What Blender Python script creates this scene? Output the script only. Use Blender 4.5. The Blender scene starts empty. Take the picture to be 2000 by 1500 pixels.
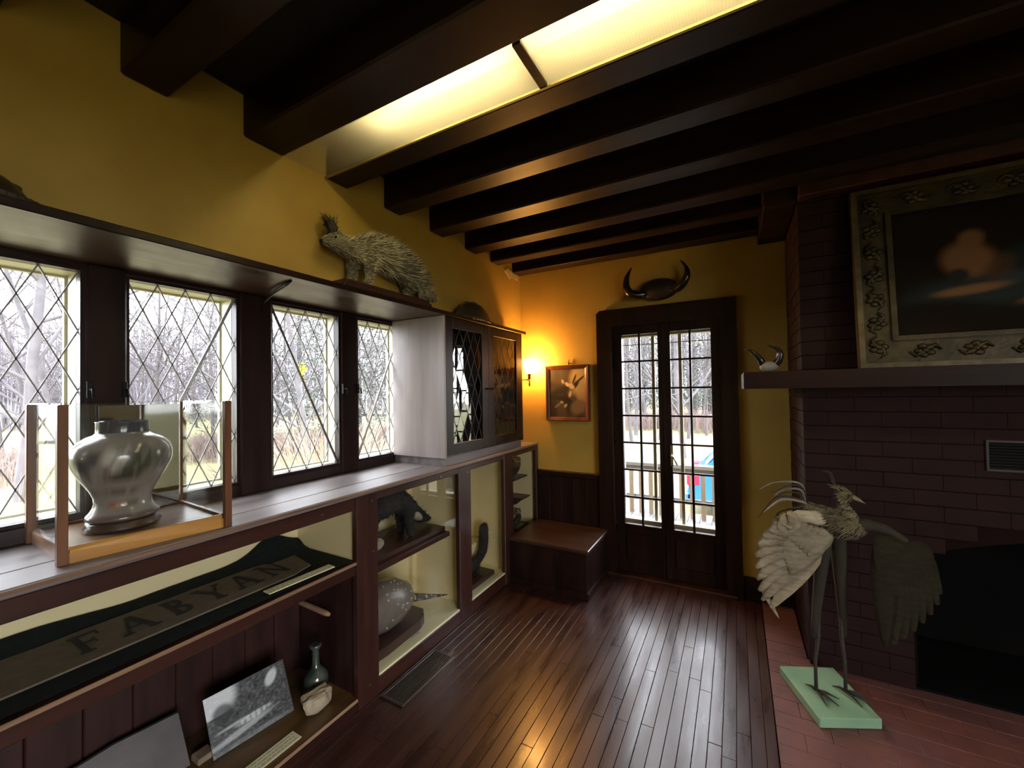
import bpy, bmesh, math, random
from mathutils import Vector, Matrix, noise
random.seed(7)
C = bpy.context.scene.collection
sc = bpy.context.scene
PI = math.pi

# ------------------------------------------------------------ camera, world, lights, exposure
yaw, pit, rol, FPX = 0.50454329, 0.01716001, -0.01685612, 792.68
f_ = Vector((-math.sin(yaw)*math.cos(pit), math.cos(yaw)*math.cos(pit), math.sin(pit)))
r0 = Vector((math.cos(yaw), math.sin(yaw), 0)); u0 = r0.cross(f_)
r_ = r0*math.cos(rol) + u0*math.sin(rol); u_ = -r0*math.sin(rol) + u0*math.cos(rol)
EYE = Vector((0, 0, 1.5))
cam = bpy.data.cameras.new('camera'); cam.sensor_width = 36; cam.lens = FPX/2000*36; cam.clip_start = 0.02; cam.clip_end = 500
camo = bpy.data.objects.new('camera', cam); C.objects.link(camo)
camo.matrix_world = Matrix(((r_.x, u_.x, -f_.x, EYE.x), (r_.y, u_.y, -f_.y, EYE.y), (r_.z, u_.z, -f_.z, EYE.z), (0, 0, 0, 1)))
sc.camera = camo
w = bpy.data.worlds.new('overcast'); sc.world = w; w.use_nodes = True
bg = w.node_tree.nodes['Background']; bg.inputs[0].default_value = (0.90, 0.94, 1.0, 1); bg.inputs[1].default_value = 1.0
sc.view_settings.view_transform = 'Standard'; sc.view_settings.look = 'None'
sc.view_settings.exposure = 4.0; sc.view_settings.gamma = 1; sc.view_settings.use_curve_mapping = False
sc.cycles.max_bounces = 10; sc.cycles.diffuse_bounces = 5; sc.cycles.glossy_bounces = 5
sc.cycles.transparent_max_bounces = 24; sc.cycles.transmission_bounces = 6
sc.cycles.caustics_reflective = False; sc.cycles.caustics_refractive = False
sc.cycles.sample_clamp_indirect = 4.0

def portal(name, loc, rot, sx, sy):                                   # sampling aid for daylight through the openings, emits nothing
    l = bpy.data.lights.new(name, 'AREA'); l.shape = 'RECTANGLE'; l.size = sx; l.size_y = sy
    o = bpy.data.objects.new(name, l); C.objects.link(o); o.location = loc; o.rotation_euler = rot
    l.cycles.is_portal = True
portal('window_daylight_portal', (-2.24, 1.12, 1.53), (0, -PI/2, 0), 0.95, 2.1)
portal('near_window_daylight_portal', (-2.24, -.51, 1.53), (0, -PI/2, 0), 0.9, .62)
portal('right_window_daylight_portal', (3.24, -1.03, 1.19), (0, PI/2, 0), 2.15, 2.25)
portal('door_daylight_portal', (-0.49, 3.52, 1.17), (-PI/2, 0, 0), 0.8, 1.6)

def ray(x, y):
    return r_*((x-1000)/FPX) - u_*((y-750)/FPX) + f_
def onX(x, y, X): d = ray(x, y); return EYE + d*(X/d.x)
def onY(x, y, Y): d = ray(x, y); return EYE + d*(Y/d.y)
def onZ(x, y, Z): d = ray(x, y); return EYE + d*((Z-1.5)/d.z)

# ------------------------------------------------------------ materials
def lin(c): return tuple(((v/255)/12.92 if v <= 10 else (((v/255)+.055)/1.055)**2.4) for v in c)
def base_mat(name):
    m = bpy.data.materials.new(name); m.use_nodes = True
    nt = m.node_tree; return m, nt, nt.nodes['Principled BSDF']
def mat(name, c1, rough=.5, c2=None, scale=8, stretch=(1, 1, 1), bump=0, metal=0, detail=4, spec=.5, rough2=None, coat=0, lo=.35, hi=.65, bumpscale=None):
    m, nt, b = base_mat(name)
    b.inputs['Base Color'].default_value = (*c1, 1); b.inputs['Roughness'].default_value = rough
    b.inputs['Metallic'].default_value = metal; b.inputs['Specular IOR Level'].default_value = spec
    b.inputs['Coat Weight'].default_value = coat; b.inputs['Coat Roughness'].default_value = .15
    if c2 or bump or rough2 is not None:
        tc = nt.nodes.new('ShaderNodeTexCoord'); mp = nt.nodes.new('ShaderNodeMapping'); mp.inputs['Scale'].default_value = stretch
        nz = nt.nodes.new('ShaderNodeTexNoise'); nz.inputs['Scale'].default_value = scale; nz.inputs['Detail'].default_value = detail
        nt.links.new(tc.outputs['Object'], mp.inputs[0]); nt.links.new(mp.outputs[0], nz.inputs['Vector'])
        mr = nt.nodes.new('ShaderNodeMapRange'); mr.inputs[1].default_value = lo; mr.inputs[2].default_value = hi
        nt.links.new(nz.outputs[0], mr.inputs[0])
        if c2:
            mx = nt.nodes.new('ShaderNodeMix'); mx.data_type = 'RGBA'
            mx.inputs[6].default_value = (*c1, 1); mx.inputs[7].default_value = (*c2, 1)
            nt.links.new(mr.outputs[0], mx.inputs[0]); nt.links.new(mx.outputs[2], b.inputs['Base Color'])
        if rough2 is not None:
            r2 = nt.nodes.new('ShaderNodeMapRange'); r2.inputs[3].default_value = rough; r2.inputs[4].default_value = rough2
            nt.links.new(mr.outputs[0], r2.inputs[0]); nt.links.new(r2.outputs[0], b.inputs['Roughness'])
        if bump:
            bp = nt.nodes.new('ShaderNodeBump'); bp.inputs['Strength'].default_value = bump; bp.inputs['Distance'].default_value = .004
            src = nz
            if bumpscale:
                src = nt.nodes.new('ShaderNodeTexNoise'); src.inputs['Scale'].default_value = bumpscale; src.inputs['Detail'].default_value = 5
                nt.links.new(mp.outputs[0], src.inputs['Vector'])
            nt.links.new(src.outputs[0], bp.inputs['Height']); nt.links.new(bp.outputs[0], b.inputs['Normal'])
    return m
def wood(name, c1, c2, axis='y', rough=.3, bump=.15, scale=14, spec=.5, rough2=None, coat=0):
    s = {'x': (.12, 1, 1), 'y': (1, .12, 1), 'z': (1, 1, .12)}[axis]
    return mat(name, c1, rough, c2, scale, s, bump, detail=6, spec=spec, rough2=rough2, coat=coat)
def glass(name, tint=(1, 1, 1), rough=.0, f0=.04, haze=0):
    m = bpy.data.materials.new(name); m.use_nodes = True; nt = m.node_tree; nt.nodes.clear()
    out = nt.nodes.new('ShaderNodeOutputMaterial'); tr = nt.nodes.new('ShaderNodeBsdfTransparent'); gl = nt.nodes.new('ShaderNodeBsdfGlossy')
    tr.inputs[0].default_value = (*tint, 1); gl.inputs['Roughness'].default_value = rough
    lw = nt.nodes.new('ShaderNodeLayerWeight'); pw = nt.nodes.new('ShaderNodeMath'); pw.operation = 'POWER'; pw.inputs[1].default_value = 5
    ma = nt.nodes.new('ShaderNodeMath'); ma.operation = 'MULTIPLY_ADD'; ma.inputs[1].default_value = 1-f0; ma.inputs[2].default_value = f0
    lw.inputs[0].default_value = .5
    nt.links.new(lw.outputs['Facing'], pw.inputs[0]); nt.links.new(pw.outputs[0], ma.inputs[0])
    mx = nt.nodes.new('ShaderNodeMixShader'); nt.links.new(ma.outputs[0], mx.inputs[0]); nt.links.new(tr.outputs[0], mx.inputs[1]); nt.links.new(gl.outputs[0], mx.inputs[2])
    last = mx
    if haze:
        df = nt.nodes.new('ShaderNodeBsdfTranslucent'); df.inputs[0].default_value = (.9, .95, .9, 1)
        m2 = nt.nodes.new('ShaderNodeMixShader'); m2.inputs[0].default_value = haze
        nt.links.new(mx.outputs[0], m2.inputs[1]); nt.links.new(df.outputs[0], m2.inputs[2]); last = m2
    nt.links.new(last.outputs[0], out.inputs[0]); return m
def emit(name, col, s):
    m = bpy.data.materials.new(name); m.use_nodes = True; nt = m.node_tree; nt.nodes.clear()
    out = nt.nodes.new('ShaderNodeOutputMaterial'); e = nt.nodes.new('ShaderNodeEmission'); e.inputs[0].default_value = (*col, 1); e.inputs[1].default_value = s
    nt.links.new(e.outputs[0], out.inputs[0]); return m
def printed(name, rough=.5, coat=0, spec=.5):                                   # flat print: colours stored on the mesh
    m, nt, b = base_mat(name); a = nt.nodes.new('ShaderNodeVertexColor'); a.layer_name = 'Col'
    nt.links.new(a.outputs[0], b.inputs['Base Color']); b.inputs['Roughness'].default_value = rough; b.inputs['Coat Weight'].default_value = coat; b.inputs['Specular IOR Level'].default_value = spec
    return m

MT = {}
DK, DK2 = (.011, .0045, .0035), (.024, .0095, .007)
MT['trim'] = wood('dark_trim', DK, DK2, 'z', .38, spec=.25)
MT['trimx'] = wood('dark_trim_along', DK, DK2, 'x', .45, spec=.15)
MT['trimy'] = wood('dark_trim_deep', DK, DK2, 'y', .30)
MT['soffit'] = wood('dark_varnished_board', (.040, .020, .016), (.075, .038, .028), 'y', .30, 0, rough2=.40, spec=.4)
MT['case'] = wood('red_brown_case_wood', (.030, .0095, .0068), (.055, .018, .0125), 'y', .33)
MT['creamlit'] = mat('lit_cream_floor', (.90, .84, .54), .45, (.86, .80, .50), 4)  # lighter copy of the cream paint; light on case floor and sills is in it
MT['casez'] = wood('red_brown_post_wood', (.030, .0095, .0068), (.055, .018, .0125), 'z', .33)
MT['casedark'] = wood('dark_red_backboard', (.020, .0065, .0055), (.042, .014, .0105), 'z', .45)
MT['counter'] = wood('worn_counter_wood', (.12, .098, .098), (.22, .185, .185), 'y', .34, .06, rough2=.46, spec=.3)
MT['edge'] = wood('worn_edge_wood', (.33, .20, .12), (.16, .08, .05), 'y', .35)
MT['beam'] = wood('beam_wood', (.007, .003, .002), (.024, .0115, .007), 'x', .42, .25, 10, spec=.22)
MT['floor'] = wood('floor_wood', (.036, .014, .011), (.056, .020, .015), 'y', .24, .18, 18, rough2=.40, coat=.2)
MT['subfloor'] = mat('floor_gap', (.008, .004, .003), .8)
MT['yellow'] = mat('ochre_plaster', (.50, .325, .060), .62, (.44, .275, .048), 3, bump=.10, bumpscale=60)
MT['ceil'] = mat('ceiling_board', (.007, .0035, .0028), .6, (.012, .006, .004), 6)
MT['cream'] = mat('cream_paint', (.80, .68, .38), .45, (.76, .64, .35), 4)
MT['creamwhite'] = mat('storm_frame_paint', (.50, .48, .35), .45, (.45, .43, .31), 5)
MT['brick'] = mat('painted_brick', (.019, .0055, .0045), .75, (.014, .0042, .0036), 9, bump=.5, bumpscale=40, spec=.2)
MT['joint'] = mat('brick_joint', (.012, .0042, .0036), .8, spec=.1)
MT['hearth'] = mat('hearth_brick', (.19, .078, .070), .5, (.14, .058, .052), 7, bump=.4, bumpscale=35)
MT['soot'] = mat('soot', (.004, .004, .004), .9, (.007, .006, .006), 6, bump=.3, spec=.1)
MT['lead'] = mat('hazed_lead_came', (.30, .285, .30), .5)  # lead grey lightened, so haze and glare at the windows sit in its colour
MT['darklead'] = mat('dark_lead_came', (.03, .028, .026), .5)
MT['iron'] = mat('black_iron', (.015, .014, .014), .45, metal=.7)
MT['brass'] = mat('dull_brass', (.20, .11, .04), .35, metal=.9)
MT['steel'] = mat('screw_steel', (.6, .6, .6), .3, metal=1)
MT['wglass'] = glass('window_glass', (.97, .97, .97))
MT['cglass'] = glass('case_glass', (.97, .97, .96))
MT['lglass'] = glass('leaded_glass', (.60, .60, .58), .01, .14)
MT['acrylic'] = glass('acrylic_sheet', (.965, .975, .965), 0, .04, .003)
MT['mirror'] = mat('dark_mirror', (.30, .29, .27), .04, metal=1)
MT['oak'] = wood('honey_oak', (.56, .27, .05), (.38, .165, .03), 'y', .35, .1, 22)
MT['oakz'] = wood('brown_oak_post', (.20, .085, .04), (.12, .05, .026), 'z', .35, .1, 22)
MT['card'] = mat('cream_card', (.70, .66, .45), .6)
MT['ink'] = mat('card_ink', (.10, .09, .07), .7)
MT['green'] = mat('green_paint', (.26, .42, .27), .5, (.20, .35, .22), 5)
MT['deck'] = wood('weathered_deck', (.13, .125, .125), (.095, .09, .09), 'y', .7)
MT['rail'] = wood('weathered_rail', (.10, .09, .078), (.07, .065, .058), 'x', .7)
MT['baluster'] = wood('tan_baluster', (.135, .10, .06), (.10, .073, .045), 'z', .7)
MT['lawn'] = mat('winter_lawn', (.150, .146, .060), .9, (.20, .175, .09), .35, detail=8)
MT['bark'] = mat('grey_bark', (.075, .068, .078), .9, (.11, .10, .11), 3)
MT['bark2'] = mat('brown_bark', (.09, .076, .078), .9, (.070, .060, .065), 3)

# ------------------------------------------------------------ mesh helpers
class MB:
    def __init__(s): s.b = bmesh.new(); s.m = 0
    def _tag(s, fs):
        for f in fs: f.material_index = s.m
    def box(s, x0, x1, y0, y1, z0, z1, bev=0):
        b = bmesh.new(); r = bmesh.ops.create_cube(b, size=1)
        for v in b.verts: v.co = Vector(((x0+x1)/2+v.co.x*(x1-x0), (y0+y1)/2+v.co.y*(y1-y0), (z0+z1)/2+v.co.z*(z1-z0)))
        if bev: bmesh.ops.bevel(b, geom=b.edges[:], offset=bev, segments=1, affect='EDGES')
        s._merge(b); return s
    def _merge(s, b):
        mp = {v: s.b.verts.new(v.co) for v in b.verts}
        for f in b.faces:
            try: nf = s.b.faces.new([mp[v] for v in f.verts]); nf.material_index = s.m; nf.smooth = f.smooth
            except ValueError: pass
        b.free()
    def prism(s, pts, a, t):                                           # closed polygon of 3-D points pushed along vector a*t, capped
        d = Vector(a)*t; A = [s.b.verts.new(Vector(p)) for p in pts]; B = [s.b.verts.new(Vector(p)+d) for p in pts]
        n = len(pts); fs = [s.b.faces.new(A[::-1]), s.b.faces.new(B)]
        for i in range(n): fs.append(s.b.faces.new((A[i], A[(i+1) % n], B[(i+1) % n], B[i])))
        s._tag(fs); return s
    def tube(s, pts, rad, n=8, cap=True, sq=None, smooth=True):        # rad: number or per-point (rx) ; sq: per-point second radius along local vertical
        pts = [Vector(p) for p in pts]; k = len(pts)
        rad = [rad]*k if not hasattr(rad, '__len__') else rad
        sq = rad if sq is None else ([sq]*k if not hasattr(sq, '__len__') else sq)
        rings = []; prev = None
        for i, p in enumerate(pts):
            t = (pts[min(i+1, k-1)]-pts[max(i-1, 0)]).normalized()
            if prev is None:
                up = Vector((0, 0, 1)) if abs(t.z) < .92 else Vector((0, 1, 0))
                sx = t.cross(up).normalized()
            else: sx = (prev-t*prev.dot(t)).normalized()
            prev = sx; sy = sx.cross(t).normalized()
            rings.append([s.b.verts.new(p+sx*math.cos(2*PI*j/n)*rad[i]+sy*math.sin(2*PI*j/n)*sq[i]) for j in range(n)])
        fs = []
        for i in range(k-1):
            for j in range(n):
                f = s.b.faces.new((rings[i][j], rings[i][(j+1) % n], rings[i+1][(j+1) % n], rings[i+1][j])); f.smooth = smooth; fs.append(f)
        if cap: fs += [s.b.faces.new(rings[0][::-1]), s.b.faces.new(rings[-1])]
        s._tag(fs); return s
    def lathe(s, c, prof, n=32, sx=1, sy=1):                           # prof: (radius, z)
        c = Vector(c); rings = []
        for r, z in prof: rings.append([s.b.verts.new(c+Vector((math.cos(2*PI*j/n)*r*sx, math.sin(2*PI*j/n)*r*sy, z))) for j in range(n)])
        fs = []
        for i in range(len(prof)-1):
            for j in range(n):
                f = s.b.faces.new((rings[i][j], rings[i][(j+1) % n], rings[i+1][(j+1) % n], rings[i+1][j])); f.smooth = True; fs.append(f)
        fs += [s.b.faces.new(rings[0][::-1]), s.b.faces.new(rings[-1])]
        s._tag(fs); return s
    def ball(s, c, rx, ry, rz, n=14, rot=0):
        b = bmesh.new(); bmesh.ops.create_uvsphere(b, u_segments=n, v_segments=max(6, n*2//3), radius=1)
        R = Matrix.Rotation(rot, 3, 'X')
        for v in b.verts: v.co = Vector(c)+R @ Vector((v.co.x*rx, v.co.y*ry, v.co.z*rz))
        for f in b.faces: f.smooth = True
        s._merge(b); return s
    def quad(s, *p):
        f = s.b.faces.new([s.b.verts.new(Vector(q)) for q in p]); f.material_index = s.m; return s
    def grid(s, fn, nu, nv, thick=0, col=None, smooth=True):           # fn(u,v)->point
        V = [[s.b.verts.new(Vector(fn(i/nu, j/nv))) for j in range(nv+1)] for i in range(nu+1)]
        fs = []
        for i in range(nu):
            for j in range(nv):
                f = s.b.faces.new((V[i][j], V[i+1][j], V[i+1][j+1], V[i][j+1])); f.smooth = smooth; fs.append(f)
        s._tag(fs)
        if thick: bmesh.ops.solidify(s.b, geom=fs, thickness=thick)
        return s

WL = {}
def link(o, parent=None, loc=None):
    C.objects.link(o)
    if parent is not None: o.parent = parent
    return o
def obj(name, mb, mats, parent=None, kind=None, label=None, origin=None):
    me = bpy.data.meshes.new(name)
    pw = WL[parent.name] if parent is not None else Vector((0, 0, 0))
    org = Vector(origin) if origin is not None else pw
    b = mb.b if isinstance(mb, MB) else mb
    bmesh.ops.recalc_face_normals(b, faces=b.faces[:])
    bmesh.ops.translate(b, verts=b.verts[:], vec=-org)
    b.to_mesh(me); b.free()
    for m in (mats if isinstance(mats, (list, tuple)) else [mats]): me.materials.append(MT[m] if isinstance(m, str) else m)
    o = bpy.data.objects.new(name, me); link(o, parent); o.location = org-pw; WL[o.name] = org
    if kind: o['kind'] = kind
    if label: o['label'] = label
    return o
def tag(o, label, cat, group=None, kind=None):
    o['label'] = label; o['category'] = cat
    if group: o['group'] = group
    if kind: o['kind'] = kind
    return o
def thing(name, label=None, cat=None, loc=(0, 0, 0), group=None, kind=None):
    o = bpy.data.objects.new(name, None); o.empty_display_size = .1; C.objects.link(o); o.location = loc; WL[o.name] = Vector(loc)
    if label: o['label'] = label
    if cat: o['category'] = cat
    if group: o['group'] = group
    if kind: o['kind'] = kind
    return o
def one(name, mb, mats, label, cat, origin, group=None): return tag(obj(name, mb, mats, None, origin=origin), label, cat, group)
def copy_tree(o, parent=None):
    c = o.copy(); C.objects.link(c); WL[c.name] = WL[o.name]
    if parent is not None: c.parent = parent
    for ch in o.children: copy_tree(ch, c)
    return c
def remesh(o, vox, smooth=2):
    md = o.modifiers.new('fuse', 'REMESH'); md.mode = 'VOXEL'; md.voxel_size = vox; md.use_smooth_shade = True
    if smooth: s2 = o.modifiers.new('soften', 'SMOOTH'); s2.factor = .5; s2.iterations = smooth
    bpy.context.view_layer.update()
    me = bpy.data.meshes.new_from_object(o.evaluated_get(bpy.context.evaluated_depsgraph_get()))
    o.modifiers.clear(); o.data = me
    return o
def paint(o, fn):                                                      # per-vertex print colour from local coordinates
    me = o.data; a = me.color_attributes.new('Col', 'FLOAT_COLOR', 'POINT')
    for i, v in enumerate(me.vertices): a.data[i].color = (*fn(v.co), 1)
    return o
def sm(a, b, x): t = max(0, min(1, (x-a)/(b-a))); return t*t*(3-2*t)
def mixc(a, b, t): return tuple(x+(y-x)*t for x, y in zip(a, b))
def blobv(x, y, cx, cy, rx, ry, rot=0, soft=.35):
    dx, dy = x-cx, y-cy; c, s = math.cos(rot), math.sin(rot); u = (dx*c+dy*s)/rx; v = (-dx*s+dy*c)/ry
    return 1-sm(1-soft, 1+soft, math.hypot(u, v))
def nz(x, y, s=1, z=0): return noise.noise((x*s, y*s, z))
def jit(a): return random.uniform(-a, a)

# ------------------------------------------------------------ setting: floor
XF, XS, XWALL, XWIN = -1.594, -1.594, -1.745, -2.03
YD, CH, CZ = 3.35, 1.5, 2.735
m = MB().box(-2.25, 3.2, -2.3, 3.6, -.14, -.02); floor = obj('floor', m, 'subfloor', kind='structure')
x = -1.745; row = 0; pw_ = .0535
while x < .113:
    x1 = min(x+pw_, .116); y = -.9-random.random()*.6
    while y < 3.34:
        ln = random.uniform(1.1, 2.1); y1 = min(y+ln, 3.345)
        if y1 > 3.0: y1 = 3.345
        m = MB().box(x+.0008, x1-.0008, max(y, -.9)+.0006, y1-.0006, -.02, jit(.0006), .0012)
        if y1 > -.8: obj('floor_plank', m, 'floor', floor)
        y = y1
    x = x1; row += 1

# hearth of painted brick, flush with the boards
hearth = obj('hearth', MB().box(.118, 2.3, .7, 3.345, -.02, -.006), 'joint', kind='structure')
hb = None; yy = .75; r = 0
while yy < 2.70:
    xx = .120-(.103 if r % 2 else 0)
    while xx < 1.75:
        xa, xb = max(xx, .120), xx+.205
        if xb-xa > .05 and (yy > 1.0 or xx > .2): obj('brick', MB().box(xa+.0004, xb-.0004, yy+.0009, yy+.0991, -.006, jit(.0008), .0012), 'hearth', hearth)
        xx += .2055
    yy += .10; r += 1
while yy < 3.33:
    obj('brick', MB().box(.1215, .3085, yy+.0015, min(yy+.0985, 3.34), -.006, jit(.0012), .002), 'hearth', hearth); yy += .10

# walls
m = MB()
m.box(-2.25, -2.075, -2.3, 3.6, -.14, 1.031)                           # below the windows
m.box(-2.25, XWALL, -2.3, 3.35, 2.005, 2.85)                            # ochre wall over the shelf
m.box(-2.25, XWALL, 3.072, 3.35, 1.031, 2.005)
m.box(-2.25, -2.075, -.18, .05, 1.031, 2.005); m.box(-2.25, -2.075, -2.3, -.86, 1.031, 2.005)
wl = obj('wall_left', m, 'yellow', kind='structure')
m = MB(); cx, cy = 3.20, 2.60
P = [(XWALL+.0005, cx-.13+jit(.01), cy-.05), (XWALL+.0005, cx-.09, cy-.015), (XWALL+.0005, cx-.02, cy-.03), (XWALL+.0005, cx+.05, cy-.01), (XWALL+.0005, cx+.12, cy-.045), (XWALL+.0005, cx+.10, cy-.085), (XWALL+.0005, cx+.03, cy-.075), (XWALL+.0005, cx-.05, cy-.10)]
m.prism(P, (1, 0, 0), .003); obj('plaster_patch', m, mat('bare_plaster', (.50, .38, .22), .8, (.62, .50, .33), 20), wl, label='pale patch where the paint has flaked off')
m = MB()
m.box(-2.25, -1.008, YD, 3.60, -.14, 2.85); m.box(.013, 3.2, YD, 3.60, -.14, 2.85); m.box(-1.008, .013, YD, 3.60, 2.10, 2.85)
obj('wall_far', m, 'yellow', kind='structure')
obj('wall_right', MB().box(3.1, 3.25, -2.3, -2.2, -.14, 2.85).box(3.1, 3.25, .15, 3.6, -.14, 2.85).box(3.1, 3.25, -2.2, .15, -.14, .08).box(3.1, 3.25, -2.2, .15, 2.3, 2.85), 'yellow', kind='structure')
wn = thing('window_6', loc=(3.17, -1.05, .08), kind='structure')
m = MB().box(3.12, 3.2, -2.13, .08, .08, .15).box(3.12, 3.2, -2.13, .08, 2.23, 2.3)
for y in (-2.2, -1.06, .08): m.box(3.12, 3.2, y, y+.07, .08, 2.3)
obj('window_frame', m, 'trim', wn)
obj('pane', MB().box(3.158, 3.162, -2.13, .08, .15, 2.23), 'wglass', wn)
obj('wall_back', MB().box(-2.25, 3.25, -2.4, -2.25, -.14, 2.85), 'yellow', kind='structure')
ceil = obj('ceiling', MB().box(-2.25, 3.25, -2.4, 3.6, CZ, 2.86), 'ceil', kind='structure')
for (y0, y1) in ((-1.01, -.88), (-.62, -.49), (-.235, -.105), (.155, .285), (.535, .667), (.914, 1.085), (1.30, 1.424), (1.672, 1.80), (2.066, 2.205), (2.463, 2.605), (2.822, 2.945), (3.196, 3.318)):
    x1 = 3.1 if y1 < 2.65 else .30
    obj('beam', MB().box(XWALL, x1, y0, y1, 2.56, CZ, .008), 'beam', ceil)
obj('trimmer_beam', MB().box(.155, .312, 2.66, 3.345, 2.50, 2.72, .006), 'beam', ceil)
obj('header_beam', MB().box(.312, 2.4, 2.612, 2.70, 2.505, 2.72, .006), 'case', ceil)

# left of the door: wainscot of upright boards
wsc = obj('trim_1', MB().box(-1.588, -1.008, 3.334, YD, 0, .745), 'trim', kind='structure')
for k in range(5):
    a = -1.587+k*.1155; obj('board', MB().box(a+.001, a+.1145, 3.326, 3.336, .03, .742, .003), 'trim', wsc)
obj('cap_rail', MB().box(-1.588, -1.01, 3.315, YD, .742, .79, .004), 'trimx', wsc)
obj('baseboard_far', MB().box(.014, .314, 3.325, YD, 0, .155, .004), 'trimx', kind='structure')

# ------------------------------------------------------------ window wall
def clip(poly, u0, u1, v0, v1):
    for ax, lim, sg in ((0, u0, 1), (0, u1, -1), (1, v0, 1), (1, v1, -1)):
        out = []
        for i in range(len(poly)):
            a, b = poly[i], poly[(i+1) % len(poly)]; da, db = sg*(a[ax]-lim), sg*(b[ax]-lim)
            if da >= -1e-9: out.append(a)
            if (da > 1e-9 and db < -1e-9) or (da < -1e-9 and db > 1e-9):
                t = da/(da-db); out.append((a[0]+(b[0]-a[0])*t, a[1]+(b[1]-a[1])*t))
        poly = out
        if len(poly) < 3: return None
    q = []
    for p in poly:
        if not q or abs(p[0]-q[-1][0])+abs(p[1]-q[-1][1]) > 1e-5: q.append(p)
    if len(q) > 2 and abs(q[0][0]-q[-1][0])+abs(q[0][1]-q[-1][1]) < 1e-5: q.pop()
    return q if len(q) > 2 else None
def leaded(parent, X, y0, y1, z0, z1, nu, nv, gl, tilt=0, lw=.0021, thick=.003, lead='lead'):
    du, dv = (y1-y0)/nu, (z1-z0)/nv
    for i2 in range(0, 2*nu+1):
        for j2 in range(0, 2*nv+1):
            if (i2+j2) % 2 == 0: continue
            cu, cv = y0+i2*du/2, z0+j2*dv/2
            p = clip([(cu-du/2, cv), (cu, cv-dv/2), (cu+du/2, cv), (cu, cv+dv/2)], y0, y1, z0, z1)
            if not p: continue
            ta, tb = jit(tilt), jit(tilt)
            obj('pane', MB().prism([(X+(a-cu)*ta+(b-cv)*tb, a, b) for a, b in p], (-1, 0, 0), thick), gl, parent)
    segs = []
    for k in range(-nv, nu+1):                                         # both diagonal families
        for sgn in (1, -1):
            pts = []
            for t in range(0, 400):
                v = z0+(z1-z0)*t/399; u = y0+(k*du + (v-z0)/dv*du if sgn == 1 else (k+nv)*du-(v-z0)/dv*du)
                if y0-1e-6 <= u <= y1+1e-6: pts.append((u, v))
            if len(pts) > 8: segs.append((pts[0], pts[-1], sgn, k))
    for (a, b, sgn, k) in segs:
        A, B = Vector((X, a[0], a[1])), Vector((X, b[0], b[1])); d = (B-A).normalized(); nn = Vector((0, -d.z, d.y))*lw
        o = obj('lead_strip', MB().prism([A+nn, A-nn, B-nn, B+nn], (-1, 0, 0), .0045 if sgn == 1 else .0055), lead, parent)
        o.location.x += .0008
WINS = [(.138, .519), (.653, 1.034), (1.204, 1.590), (1.730, 2.113)]
WZ0, WZ1 = 1.098, 1.955
for n, (a, b) in enumerate(WINS, 1):
    wn = thing(f'window_{n}', loc=(-2.06, (a+b)/2, WZ0), kind='structure')
    leaded(wn, -2.058, a, b, WZ0, WZ1, 4, 4, 'wglass', .004)
    m = MB()                                                           # cream outer reveal with the storm sash
    xe = -2.16 if n == 3 else -2.19
    m.box(xe, -2.078, a-.03, a, WZ0-.03, WZ1+.03); m.box(xe, -2.078, b, b+.03, WZ0-.03, WZ1+.03)
    m.box(xe, -2.078, a, b, WZ1, WZ1+.03); m.box(xe, -2.078, a, b, WZ0-.03, WZ0)
    obj('outer_reveal', m, 'creamwhite', wn)
    m = MB(); t = .008
    m.box(xe, xe+.02, a, a+t, WZ0, WZ1); m.box(xe, xe+.02, b-t, b, WZ0, WZ1); m.box(xe, xe+.02, a+t, b-t, WZ1-t, WZ1); m.box(xe, xe+.02, a+t, b-t, WZ0, WZ0+t)
    obj('storm_sash', m, 'creamwhite', wn)
    m = MB(); e = .012; xo, xi = -2.074, -2.036
    m.box(xo, xi, a-e, a, WZ0-e, WZ1+e); m.box(xo, xi, b, b+e, WZ0-e, WZ1+e); m.box(xo, xi, a, b, WZ1, WZ1+e); m.box(xo, xi, a, b, WZ0-e, WZ0)
    obj('casement_frame', m, 'trim', wn)
    if n > 1:
        A, B = ((a, WZ1), (b, WZ0)) if n == 3 else ((b, WZ1), (a, WZ0))
        obj('stay_bar', MB().tube([(-2.052, *A), (-2.052, *B)], .006, 6), mat(f'stay_bar_lead_{n}', (.62, .62, .62) if n != 3 else (.16, .14, .14), .3, metal=.2), wn, label='thicker diagonal bar along the leading')  # second and fourth bars lightened: their reflected glint is in the colour
    m = MB(); yc = b+.02 if n % 2 else a-.02
    m.box(-2.03, -2.012, yc-.008, yc+.008, 1.50, 1.56, .002).tube([(-2.012, yc, 1.53), (-1.99, yc, 1.53), (-1.985, yc, 1.50)], .004, 6)
    obj('casement_latch', m, 'iron', wn)
def post(k, a, b, x1=-2.03):
    obj(f'trim_{k}', MB().box(-2.20, x1, a, b, 1.031, 1.985, .006), 'trim', kind='structure')
post(2, -.05, .126); post(3, .531, .641, -2.018); post(4, 1.046, 1.192, -2.018); post(5, 1.602, 1.718, -2.025); post(6, 2.125, 2.35, -2.03)
obj('trim_7', MB().box(-2.20, -2.032, .0, 2.3, WZ1+.012, 2.004, .004), 'trimy', kind='structure')
obj('trim_8', MB().box(-2.20, -2.034, .0, 2.3, 1.031, WZ0-.012, .004), 'trimy', kind='structure')
obj('trim_9', MB().box(-2.20, -2.035, 2.2, 3.08, 1.031, 2.004), 'trimy', kind='structure')
obj('trim_10', MB().box(-2.24, -2.035, -.17, .06, 1.031, 2.004), 'trimy', kind='structure')
wn = thing('window_5', loc=(-2.06, -.51, 1.1), kind='structure')
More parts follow.
